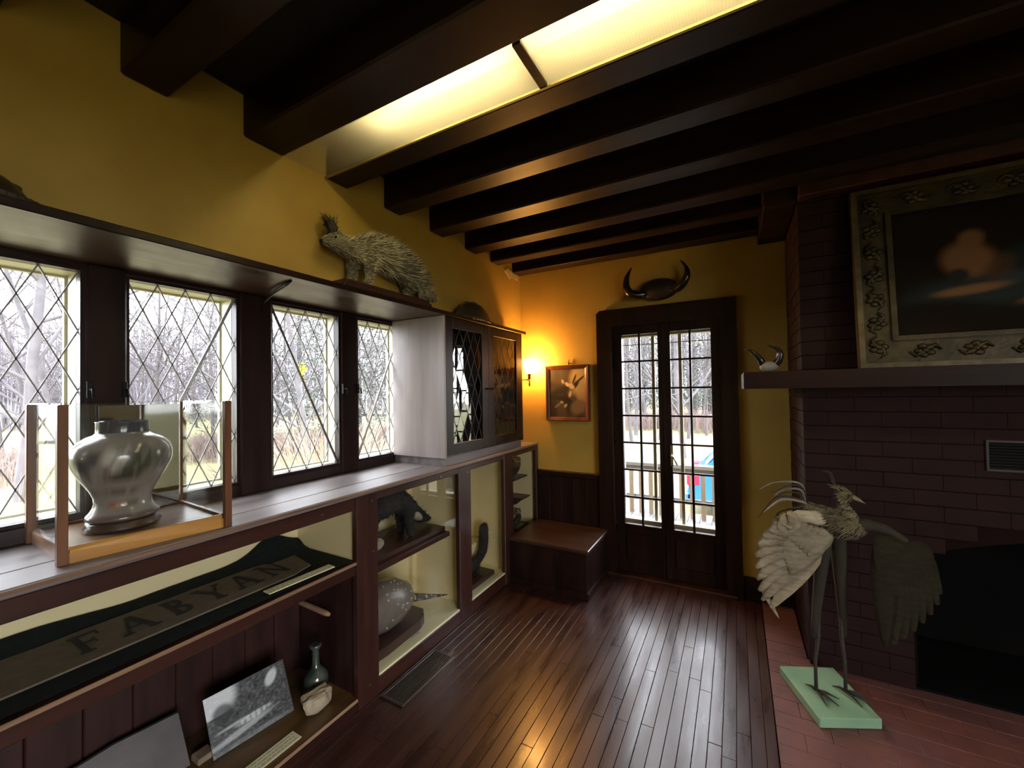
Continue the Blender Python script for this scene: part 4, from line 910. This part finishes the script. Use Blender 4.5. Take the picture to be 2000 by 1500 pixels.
obj('beak', MB().tube([(.452, 2.380, .990), (.475, 2.372, .980), (.496, 2.366, .966)], [.013, .008, .001], 10), mat('horn_beak', (.28, .22, .11), .4, (.15, .11, .06), 20), BD)
obj('eye', MB().ball((.437, 2.366, .998), .005, .004, .005, 8), mat('bird_eye', (.01, .008, .006), .1), BD)
m = MB()
for k in range(16): a = random.uniform(0, 1); p = Vector((.402+.045*a, 2.39+jit(.012), 1.008)); m.tube([p, p+Vector((-.012+jit(.008), jit(.006), .016)), p+Vector((-.03+jit(.012), jit(.01), .026+jit(.008)))], [.005, .004, .001], 5)
obj('crown_tuft', m, 'bodyf', BD)
pl = sp([(.402, 2.395, .995), (.392, 2.395, 1.035), (.384, 2.395, 1.072), (.374, 2.395, 1.092), (.348, 2.395, 1.094)], 4); obj('crest_plume', MB().tube(pl, taper(len(pl), [.006, .007, .007, .007, .003]), 8), 'darkf', BD)
MT['legskin'] = mat('scaly_leg', (.040, .028, .020), .75, (.022, .016, .012), 40, bump=.4)
for (hx, hy, fx, fy, sp_a) in ((.318, 2.405, .298, 2.385, 0), (.415, 2.455, .418, 2.44, .25)):
    m = MB().tube([(hx, hy, .51), (hx-.005, hy-.005, .30), (fx, fy, .20), (fx, fy, .06)], [.012, .009, .007, .008], 8)
    for an, L in ((-1.25+sp_a, .085), (-.65+sp_a, .095), (-.05+sp_a, .085), (2.3+sp_a, .055)):
        d = Vector((math.cos(an), math.sin(an), 0)); p = Vector((fx, fy, .062)); m.tube([p, p+d*L*.45+Vector((0, 0, .002)), p+d*L+Vector((0, 0, -.010))], [.008, .006, .002], 6)
    obj('leg', m, 'legskin', BD)
def feather(par, base, tip, wd, bow, mt, side, name='feather', curl=.25):
    base, tip = Vector(base), Vector(tip); d = tip-base; L = d.length; t = d.normalized(); n = Vector(side).normalized(); s = t.cross(n).normalized()
    m = MB()
    def fn(u, v):
        k = v*2-1; wv = wd*(math.sin(PI*min(1, (.12+.88*u)**.75*.97)))**.7*(1-.25*u)
        return base+t*(L*u)+n*(bow*math.sin(PI*u)+curl*wd*(1-k*k)*.6+.0016*math.sin(u*40+k*4))+s*(k*wv)
    m.grid(fn, 12, 4, .0016); return obj(name, m, mt, par)
MT['whitef'] = mat('cream_feathers', (.50, .44, .33), .8, (.36, .30, .20), 10, (2, 2, 6), .45, bumpscale=70)
WLft = obj('wing', MB().tube(sp([(.35, 2.41, .865), (.29, 2.395, .872), (.23, 2.385, .868), (.175, 2.38, .84)], 3), [.036]*3+[.030]*3+[.022]*3+[.012], 10), 'whitef', BD, label='drooping cream wing')
side = (.15, -1, .1); base0, base1 = Vector((.345, 2.40, .80)), Vector((.19, 2.375, .855))
tips = [(.245, .845), (.205, .828), (.160, .818), (.122, .798), (.092, .765), (.072, .72), (.064, .665), (.064, .605), (.068, .545), (.075, .49), (.088, .442), (.125, .41)]
for k, (tx, tz) in enumerate(tips[::-1]):
    t = 1-k/(len(tips)-1); b0 = lerp(base1, base0, t); feather(WLft, b0, (tx, 2.375-.012*k*.5, tz), .056, .020, 'whitef', side)
for k in range(12):
    t = k/11; b0 = lerp(base1, base0, t); tp = lerp((.135, 2.352, .775), (.205, 2.352, .60), t); feather(WLft, b0, tp, .046, .022, 'whitef', side)
for k in range(8):
    t = k/7; b0 = lerp((.20, 2.37, .862), (.36, 2.385, .82), t); tp = lerp((.165, 2.345, .80), (.275, 2.345, .70), t); feather(WLft, b0, tp, .040, .020, 'whitef', side)
feather(WLft, (.09, 2.375, .50), (.155, 2.36, .375), .014, -.012, 'whitef', side)
WR = obj('wing', MB().tube(sp([(.47, 2.40, .86), (.53, 2.395, .862), (.59, 2.39, .845), (.645, 2.385, .80)], 3), [.028]*3+[.022]*3+[.016]*3+[.010], 10), 'darkf', BD, label='drooping dark olive wing')
MT['olivef'] = mat('olive_feathers', (.040, .030, .012), .85, (.026, .019, .008), 10, (2, 2, 6), .4, bumpscale=60)
side2 = (-.2, -1, .1)
tips2 = [(.705, .70), (.722, .66), (.728, .62), (.718, .575), (.695, .53), (.668, .49), (.638, .45), (.605, .412), (.572, .380), (.540, .362)]
for k, (tx, tz) in enumerate(tips2):
    t = k/(len(tips2)-1); b0 = lerp((.645, 2.385, .81), (.565, 2.39, .80), t); feather(WR, b0, (tx, 2.37-.004*k, tz), .054, .02, 'olivef', side2)
for k in range(8):
    t = k/7; b0 = lerp((.65, 2.38, .81), (.56, 2.385, .83), t); tp = lerp((.695, 2.355, .66), (.575, 2.35, .52), t); feather(WR, b0, tp, .046, .02, 'olivef', side2)
MT['plume'] = mat('grey_plume', (.20, .18, .16), .5, (.10, .085, .07), 14)
for (a, b_, c_, r) in (((1565, 946), (1515, 942), (1482, 957), .0045), ((1568, 952), (1536, 949), (1502, 966), .004), ((1566, 958), (1535, 956), (1511, 969), .005), ((1562, 965), (1528, 963), (1505, 978), .004), ((1570, 981), (1528, 976), (1488, 1004), .006), ((1560, 975), (1515, 972), (1480, 1012), .003), ((1566, 990), (1522, 1000), (1512, 1022), .003)):
    p0 = Vector((.285, 2.445, .905)); P_ = [onY(*q, 2.43) for q in (a, b_, c_)]; pl = sp([p0, *P_], 5)
    obj('tail_plume', MB().tube(pl, taper(len(pl), [r*.8, r, r*1.1, r*.8, .0008]), 6, sq=taper(len(pl), [r, r*1.5, r*1.8, r*1.2, .001])), 'plume' if r > .0042 else 'darkf', BD)

# ------------------------------------------------------------ outside: ground, porch, car, plants
GZ = -1.2
lawn = obj('ground', MB().grid(lambda u, v: (-90+170*u, -50+190*v, GZ+.25*noise.noise((u*14, v*14, 3))*(1 if (abs(-90+170*u) > 6 or -50+190*v > 12) else 0)), 60, 60), 'lawn', kind='structure')
MT['road'] = mat('road_and_old_snow', (.20, .205, .215), .8, (.12, .12, .13), 1.5)
obj('road', MB().prism([(-70, 24, GZ+.26), (-24, 38, GZ+.26), (18, 34, GZ+.26), (40, 30, GZ+.26), (40, 33, GZ+.26), (18, 38.5, GZ+.26), (-26, 43, GZ+.26), (-70, 29, GZ+.26)], (0, 0, 1), .04), 'road', kind='structure')
obj('path', MB().prism([(-30, -8, GZ+.2), (-40, -2, GZ+.22), (-55, 6, GZ+.22), (-55, 3.5, GZ+.22), (-40, -4.5, GZ+.22), (-30, -10, GZ+.2)], (0, 0, 1), .05), 'road', kind='structure')
dk = thing('porch_deck', loc=(-.5, 4.9, -.27), kind='structure')
for k in range(26):
    a = -2.2+k*.145; obj('deck_board', MB().box(a, a+.139, 3.62, 6.25, -.31, -.27), 'deck', dk)
obj('deck_frame', MB().box(-2.2, 1.57, 6.15, 6.22, GZ, -.312).box(-2.2, 1.57, 3.62, 3.70, GZ, -.312), 'deck', dk)
rl = thing('porch_railing', 'weathered wooden porch railing with upright balusters outside the garden door', 'railing', (-.5, 6.0, -.27))
obj('top_rail', MB().box(-2.1, 1.5, 5.93, 6.08, .405, .455, .004), 'rail', rl); obj('upper_rail', MB().box(-2.1, 1.5, 5.985, 6.02, .33, .405), 'rail', rl)
obj('lower_rail', MB().box(-2.1, 1.5, 5.98, 6.02, -.08, -.01), MT['deck'], rl)
for k in range(26):
    a = -2.05+k*.134; obj('baluster', MB().box(a, a+.055, 5.945, 5.98, -.26, .34), 'baluster', rl)
for a in (-2.15, 1.45): obj('rail_post', MB().box(a, a+.1, 5.94, 6.06, -.27, .52), 'rail', rl)

# parked blue car
CR = thing('parked_car', 'bright blue parked car seen beyond the porch railing', 'car', (1.2, 9.8, GZ))
MT['carblue'] = mat('car_blue_paint', (.02, .13, .40), .2, coat=.8); MT['carglass'] = mat('car_glass', (.10, .20, .30), .08); MT['tyre'] = mat('tyre_rubber', (.02, .02, .02), .8); MT['red'] = mat('tail_lamp_red', (.70, .02, .05), .15)
y0, y1 = 9.0, 10.7; xo = -.92
side = [(0, .35), (.02, .75), (.10, .95), (.30, 1.02), (.62, 1.42), (.95, 1.50), (2.1, 1.48), (2.75, 1.05), (3.9, .92), (4.1, .70), (4.15, .35)]
m = MB().prism([(xo+a, y0, GZ+h) for a, h in side], (0, 1, 0), y1-y0)
bmesh.ops.bevel(m.b, geom=[e for e in m.b.edges], offset=.05, segments=2, affect='EDGES'); obj('body', m, 'carblue', CR)
obj('side_window', MB().prism([(xo+.62, y0-.006, GZ+1.02), (xo+.80, y0-.006, GZ+1.36), (xo+1.35, y0-.006, GZ+1.40), (xo+1.35, y0-.006, GZ+1.02)], (0, 1, 0), .02), 'carglass', CR)
obj('side_window', MB().prism([(xo+1.43, y0-.006, GZ+1.02), (xo+1.43, y0-.006, GZ+1.40), (xo+2.0, y0-.006, GZ+1.38), (xo+2.5, y0-.006, GZ+1.06)], (0, 1, 0), .02), 'carglass', CR)
obj('rear_window', MB().prism([(xo+.31, y0+.2, GZ+1.06), (xo+.58, y0+.25, GZ+1.39), (xo+.58, y1-.25, GZ+1.39), (xo+.31, y1-.2, GZ+1.06)], (-.7, 0, .7), .015), 'carglass', CR)
for yy in (y0-.012, y1-.2): obj('tail_lamp', MB().box(xo-.012, xo+.24, yy, yy+.22, GZ+.72, GZ+.94, .02), 'red', CR)
obj('rear_bumper', MB().box(xo-.06, xo+.2, y0+.05, y1-.05, GZ+.32, GZ+.55, .03), 'carblue', CR)
for a in (.75, 3.35):
    for yy in (y0-.02, y1-.18):
        wh = obj('wheel', MB().tube([(xo+a, yy, GZ+.32), (xo+a, yy+.2, GZ+.32)], .32, 20), 'tyre', CR)
        obj('hub_cap', MB().tube([(xo+a, yy-.012, GZ+.32), (xo+a, yy+.0, GZ+.32)], .2, 16), 'steel', wh)
# yellow road sign
SG = thing('road_sign', 'yellow diamond road sign with a black symbol seen through the third window', 'sign', (-20, 13.33, GZ))
MT['signy'] = mat('sign_yellow', (.48, .36, .01), .5)
sd = Vector((.83, -.555, 0)); su = Vector((.555, .83, 0)); sc0 = Vector((-20, 13.33, 2.86))
obj('sign_post', MB().tube([(-20.05, 13.36, GZ), (-20.05, 13.36, 3.2)], .03, 6), 'steel', SG)
obj('diamond_panel', MB().prism([sc0+Vector((0, 0, .42)), sc0+su*.30, sc0-Vector((0, 0, .42)), sc0-su*.30], -sd, .02), 'signy', SG)
obj('plaque_panel', MB().prism([sc0-su*.18-Vector((0, 0, .44)), sc0+su*.18-Vector((0, 0, .44)), sc0+su*.18-Vector((0, 0, .66)), sc0-su*.18-Vector((0, 0, .66))], -sd, .02), 'signy', SG)
m = MB(); e = sc0+sd*.006
for q in ([(-.02, -.20), (.02, -.20), (.02, .18), (-.02, .18)], [(-.09, .06), (-.02, .06), (-.02, .10), (-.09, .10)], [(.02, -.06), (.09, -.06), (.09, -.02), (.02, -.02)], [(-.045, .18), (.045, .18), (0, .27), (0, .27)]):
    m.prism([e+su*a+Vector((0, 0, h)) for a, h in (q if q[-1] != q[-2] else q[:3])], sd, .006)
obj('sign_symbol', m, 'ink', SG)

# bare trees
def tree_mesh(seed, H, spread, lean_=.1, mats=('bark',), name='bare_tree'):
    R = random.Random(seed); m = MB()
    def seg(p, d, L, r, lev):
        n = {0: 7, 1: 5, 2: 4, 3: 3, 4: 2}[lev]; sides = {0: 7, 1: 5, 2: 4, 3: 3, 4: 3}[lev]; pts = [p]; dd = d.copy()
        wob = .10 if lev == 0 else .22
        for i in range(n):
            dd = (dd+Vector((R.uniform(-wob, wob), R.uniform(-wob, wob), R.uniform(-wob*.5, wob*.9)))).normalized(); pts.append(pts[-1]+dd*(L/n))
        rr = [r*(1-.72*i/n) for i in range(n+1)]
        m.tube(pts, rr, sides, cap=False)
        if lev >= 4: return
        kids = {0: 14, 1: 7, 2: 5, 3: 4}[lev]
        for k in range(kids):
            t = R.uniform(.16 if lev == 0 else .15, 1.0); i = min(int(t*n), n-1); q = pts[i].lerp(pts[i+1], t*n-i); ax = (pts[i+1]-pts[i]).normalized()
            az = R.uniform(0, 2*PI); o = ax.orthogonal().normalized(); o = Matrix.Rotation(az, 3, ax) @ o
            an = R.uniform(.5, 1.15) if lev == 0 else R.uniform(.4, 1.0)
            nd = (ax*math.cos(an)+o*math.sin(an)*spread).normalized()
            seg(q, nd, L*R.uniform(.38, .62)*(1.1-.35*t), max(.005, r*(1-.7*t)*R.uniform(.40, .60)), lev+1)
    seg(Vector((0, 0, -.3)), Vector((lean_, lean_*.5, 1)).normalized(), H, H*.0105, 0)
    return m
tree_n = [0]
protos = []
for i, (sd_, H_, spd) in enumerate(((3, 11, 1.1), (11, 9.5, 1.3), (21, 12.5, 1.0), (35, 8, 1.4))):
    o = obj('bare_tree', tree_mesh(sd_, H_, spd), 'bark' if i % 2 == 0 else 'bark2', None); protos.append(o)
spots = []
def polar(px, dist):                                                   # ground point in the direction of a photo column
    d = ray(px, 756); k = dist/math.hypot(d.x, d.y); return d.x*k, d.y*k
lefts = [(35, 17, 2, 1.15), (110, 22, 0, 1), (10, 26, 1, 1), (150, 30, 2, 1), (60, 33, 0, 1.1), (290, 26, 1, 1), (345, 34, 2, .9), (420, 24, 1, .9), (440, 37, 0, 1), (385, 44, 1, 1), (262, 40, 0, 1), (534, 17, 2, .9), (603, 15, 0, .95), (570, 30, 1, 1), (640, 28, 3, 1), (540, 38, 2, 1), (715, 24, 1, .9), (760, 32, 0, 1), (735, 42, 2, 1), (120, 45, 2, 1.1), (80, 47, 1, 1.1), (310, 52, 2, 1.1), (610, 46, 1, 1.1), (680, 36, 3, 1.1)]
doors = [(1333, 17, 0, 1), (1240, 26, 2, 1), (1262, 30, 0, 1), (1225, 36, 1, 1), (1350, 32, 2, 1), (1378, 27, 1, 1), (1310, 42, 2, 1.1), (1275, 46, 0, 1.1), (1395, 44, 0, 1.1), (1232, 22, 1, 1), (1287, 24, 2, .9), (1342, 25, 1, 1), (1371, 40, 0, 1.1), (1248, 52, 1, 1.1), (1365, 55, 2, 1.2)]
used = set()
SPANS = ((-50, 200, 'first window, behind the display box'), (200, 490, 'second window from the left'), (490, 675, 'third window, next to the yellow sign'), (675, 1000, 'narrowest window by the corner cabinet'), (1000, 1301, 'left leaf of the garden door'), (1301, 1500, 'right leaf of the garden door'))
ORD = ('leftmost', 'second', 'third', 'fourth', 'fifth', 'sixth', 'seventh', 'eighth')
def place_all(lst, make, text, cat, group):                           # text: what it is; the label adds the window and the order in it
    for (p0, p1, wn_) in SPANS:
        row = sorted(q for q in lst if p0 <= q[0] < p1)
        for i, q in enumerate(row):
            o = make(q); X, Y = polar(q[0], q[1]); o.location = (X, Y, GZ); o.rotation_euler = (0, 0, q[0]*.37); sc_ = q[-1]; o.scale = (sc_, sc_, sc_)
            tag(o, (f'{ORD[i]} {text} seen through the {wn_}' if i == 0 else f'{ORD[i]} {text} from the left in the {wn_}') if len(row) > 1 else f'{text} seen through the {wn_}', cat, group)
def again(key, proto):
    if key not in used: used.add(key); return proto
    o = proto.copy(); C.objects.link(o); return o
place_all(lefts+doors, lambda q: again(('t', q[2]), protos[q[2]]), 'bare grey tree', 'tree', 'bare trees on the lawn')
# pines
def pine_mesh(seed, H):
    R = random.Random(seed); m = MB(); m.tube([(0, 0, -.2), (0, 0, H*.5), (0, 0, H)], [H*.022, H*.014, .02], 6); m.m = 1
    for k in range(700):
        t = R.uniform(.10, .98); az = R.uniform(0, 2*PI); L = (1-t)**.8*H*.34*R.uniform(.6, 1.1)+.2; d = Vector((math.cos(az), math.sin(az), -.12)); p = Vector((0, 0, t*H))
        for q in range(7):
            c = p+d*L*(.25+.75*q/6)+Vector((R.uniform(-.15, .15), R.uniform(-.15, .15), R.uniform(-.12, .12))); s = R.uniform(.10, .24)
            a = Vector((R.uniform(-1, 1), R.uniform(-1, 1), R.uniform(-.6, .6)))*s; b_ = Vector((R.uniform(-1, 1), R.uniform(-1, 1), R.uniform(-.6, .6)))*s*.35
            f = m.b.faces.new([m.b.verts.new(c-a), m.b.verts.new(c+b_), m.b.verts.new(c+a)]); f.material_index = 1
    return m
MT['needle'] = mat('pine_needles', (.055, .072, .058), .9, (.085, .10, .082), 2)
pn = obj('pine_tree', pine_mesh(5, 9.5), ['bark2', 'needle'])
place_all([(640, 21, 1), (700, 27, 1.1), (585, 33, 1.2), (766, 25, 1), (450, 30, 1), (1226, 34, 1.25), (1256, 40, 1.5), (1292, 36, 1.3), (1318, 44, 1.5), (1356, 38, 1.35), (1386, 42, 1.4)], lambda q: again('pine', pn), 'soft green pine', 'tree', 'pines beyond the windows')
# brush along the far edge of the lawn, dry grasses below the windows
def clump(seed, n, H, R_, lean_, wd, curve=.5, twig=0):
    R = random.Random(seed); m = MB()
    for k in range(n):
        a = R.uniform(0, 2*PI); rr = R_*math.sqrt(R.random()); p = Vector((math.cos(a)*rr, math.sin(a)*rr, -.1)); az = R.uniform(0, 2*PI); h = H*R.uniform(.55, 1.05)
        d = Vector((math.cos(az), math.sin(az), 0))*lean_*R.uniform(.2, 1); q1 = p+d*.35*h+Vector((0, 0, h*.62)); q2 = p+d*h+Vector((0, 0, h*(1-curve*R.uniform(0, .5))))
        m.tube([p, q1, q2], [wd, wd*.8, wd*.2], 3, cap=False)
        for t in range(twig):
            s = p.lerp(q1, R.uniform(.5, 1)) if R.random() < .4 else q1.lerp(q2, R.random()); m.tube([s, s+Vector((R.uniform(-.25, .25), R.uniform(-.25, .25), R.uniform(.05, .3)))*H*.45], [wd*.6, wd*.2], 3, cap=False)
    return m
MT['brush'] = mat('pinkish_brush', (.24, .175, .16), .9, (.19, .14, .13), 3); MT['drygrass'] = mat('dry_grass', (.40, .32, .22), .85, (.32, .245, .165), 4); MT['twigs'] = mat('grey_green_twigs', (.09, .09, .053), .9, (.075, .065, .048), 6)
br_ = obj('brush_shrub', clump(4, 420, 1.15, 1.8, .35, .014, .3, 3), 'brush')
place_all([(5, 21, 1), (70, 24, 1), (140, 23, 1.1), (260, 22, 1), (330, 23, 1.1), (400, 22, 1), (455, 24, 1), (540, 21, 1), (590, 23, 1), (650, 22, 1.1), (705, 23, 1), (770, 24, 1.1), (1228, 30, 1.2), (1290, 31, 1.2), (1370, 30, 1.3)], lambda q: again('brush', br_), 'pinkish brush shrub', 'shrub', 'brush along the edge of the lawn')
gr_ = obj('ornamental_grass', clump(9, 650, 2.55, .30, .42, .0065, .75), 'drygrass')
place_all([(6, 4.9, .9), (405, 6.0, .8), (560, 5.6, .85), (600, 5.4, 1), (640, 5.8, 1.08), (715, 6.6, .95), (745, 6.2, .9)], lambda q: again('grass', gr_), 'dry tan grass clump', 'grass clump', 'dry grasses below the windows')
X, Y = polar(372, 5.2); o = obj('twiggy_shrub', clump(12, 60, 1.95, .22, .40, .009, .25, 7), 'twigs'); o.location = (X, Y, GZ); tag(o, 'bare twiggy shrub with greenish stems outside the second window', 'shrub')
# far woods
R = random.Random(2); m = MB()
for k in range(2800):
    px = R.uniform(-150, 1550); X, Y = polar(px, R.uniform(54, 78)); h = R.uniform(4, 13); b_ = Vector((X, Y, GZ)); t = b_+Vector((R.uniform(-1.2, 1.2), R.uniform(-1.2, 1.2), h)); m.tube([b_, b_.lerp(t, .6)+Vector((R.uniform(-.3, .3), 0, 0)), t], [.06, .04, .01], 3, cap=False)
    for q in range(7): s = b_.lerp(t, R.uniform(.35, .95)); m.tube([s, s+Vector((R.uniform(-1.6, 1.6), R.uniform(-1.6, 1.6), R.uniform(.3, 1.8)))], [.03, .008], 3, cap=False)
MT['farbark'] = mat('hazed_far_bark', (.17, .155, .19), .9, (.22, .20, .225), 2)  # distance haze is put into this bark colour
tag(obj('distant_woods', m, 'farbark', None, kind='stuff'), 'leafless woods far beyond the lawn, coloured pale for haze', 'woods')
